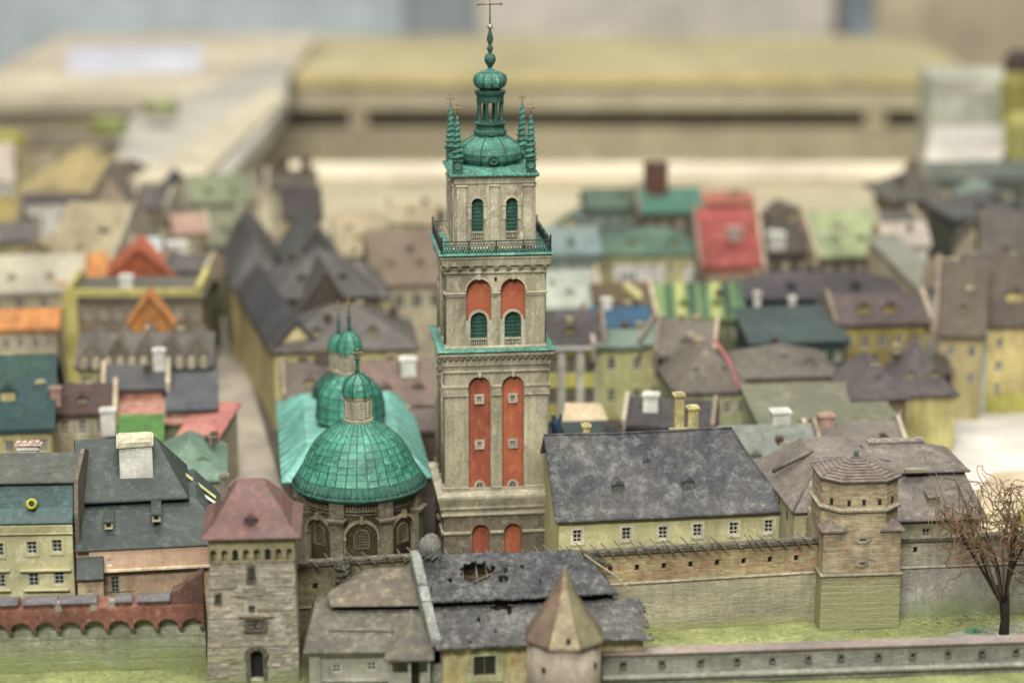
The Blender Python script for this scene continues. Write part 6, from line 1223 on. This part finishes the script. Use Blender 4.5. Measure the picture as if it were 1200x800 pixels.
for u, v, z0, lb, c in ((128, 142, 1.9, 'lime green scrap of foam at the upper left', '#8f9a55'), (188, 120, 1.9, 'smaller lime scrap on the white board', '#9aa36e'), (8, 160, 1.6, 'lemon yellow scrap at the left border', '#a8a244')):
    P = on(u, v, z0); t = thing('foam_scrap', lb, 'foam', (P.x, P.y, z0)); m = MB(); m.loft([[(r_*cos(i*pi/4)*q, r_*.8*sin(i*pi/4)*q, zz_) for i in range(8)] for q, r_, zz_ in ((1, .42, -.3), (1, .45, .02), (.8, .42, .08))]); m.build('foam', pmr(c), t)
prism('white_sheet', 'curved off-white sheet at the right border', 'sheet', [(1082, 205), (1240, 205), (1240, 125), (1120, 108), (1092, 140)], 1.5, .6, pmr('#b0aca0', '#a49f92', s=.5, speck=.03, bump=.05))
Pq = on(1145, 112, 2.2); t = thing('model_block', 'pale green-grey block model beyond the white sheet', 'block', (Pq.x, Pq.y, 0)); m = MB(); m.box(-1, 1, 0, 2, 0, zat(92, Pq.y), .05); m.build('body', pmr('#9aa08c', '#b5b4a6'), t); m = MB(); m.box(-.9, .9, -.05, -.001, zat(106, Pq.y), zat(98, Pq.y)); m.build('band', pmr('#c5c2b4'), t)
for u, v, z0, lb, c in ((1192, 112, 2.6, 'lemon yellow scrap at the upper right', '#96903c'), (1198, 160, 2.2, 'lemon yellow scrap on the white sheet', '#98954a'), (1196, 85, 3.0, 'dark brown lump at the upper right border', '#4a3a35')):
    P = on(u, v, z0); t = thing('foam_scrap', lb, 'foam', (P.x, P.y, z0)); m = MB(); m.loft([[(r_*cos(i*pi/4)*q, r_*.8*sin(i*pi/4)*q, zz_) for i in range(8)] for q, r_, zz_ in ((1, .35, -.6), (1, .4, .3), (.7, .4, .5))]); m.build('foam', pmr(c), t)
P = on(1197, 303+311, 0); 
t = thing('yellow_flower', 'yellow dab of foam at the right border behind the bare tree', 'foam', (on(1199, 605, .1).x, on(1199, 605, .1).y, .02)); m = MB(); m.ball((0, 0, .06), .07, 8, 5); m.build('foam', pmr('#b9b420'), t)
# room
g = MB(); g.add([(-120, 10, -9.6), (120, 10, -9.6), (120, 170, -9.6), (-120, 170, -9.6)], [(0, 1, 2, 3)]); tag(g.build('floor', pmr('#7d7566', '#6f6858', s=.3)), kind='structure')
YW_ = 150; wz = lambda u: xat(u, YW_, 4)
t = thing('back_wall', 'room wall with pale blue, cream and beige panels and dark openings', 'wall', (0, 0, 0))
for (u0, u1, y, mt, nm) in ((-300, 470, YW_, pmr('#a9b5b9', '#a0adb2', s=.2, speck=0, bump=.03), 'blue_panel'), (470.2, 560, YW_+1, pmr('#828a8c', '#787f81', s=.2, speck=0, bump=.03), 'grey_panel'), (560.2, 982, YW_, pmr('#c0b9ab', '#b9b2a4', s=.2, speck=0, bump=.03), 'cream_panel'), (982.2, 1004, YW_+1, pmr('#83827c', s=.2, speck=0, bump=.03), 'grey_panel'), (1004.2, 1032, YW_+1, pmr('#8495a2', s=.2, speck=0, bump=.03), 'blue_panel'), (1032.2, 1500, YW_, pmr('#b5a98a', '#ab9f80', s=.2, speck=0, bump=.03), 'beige_panel')):
    m = MB(); m.box(wz(u0), wz(u1), y, y+2, -9.5, 45); m.build(nm, mt, t)
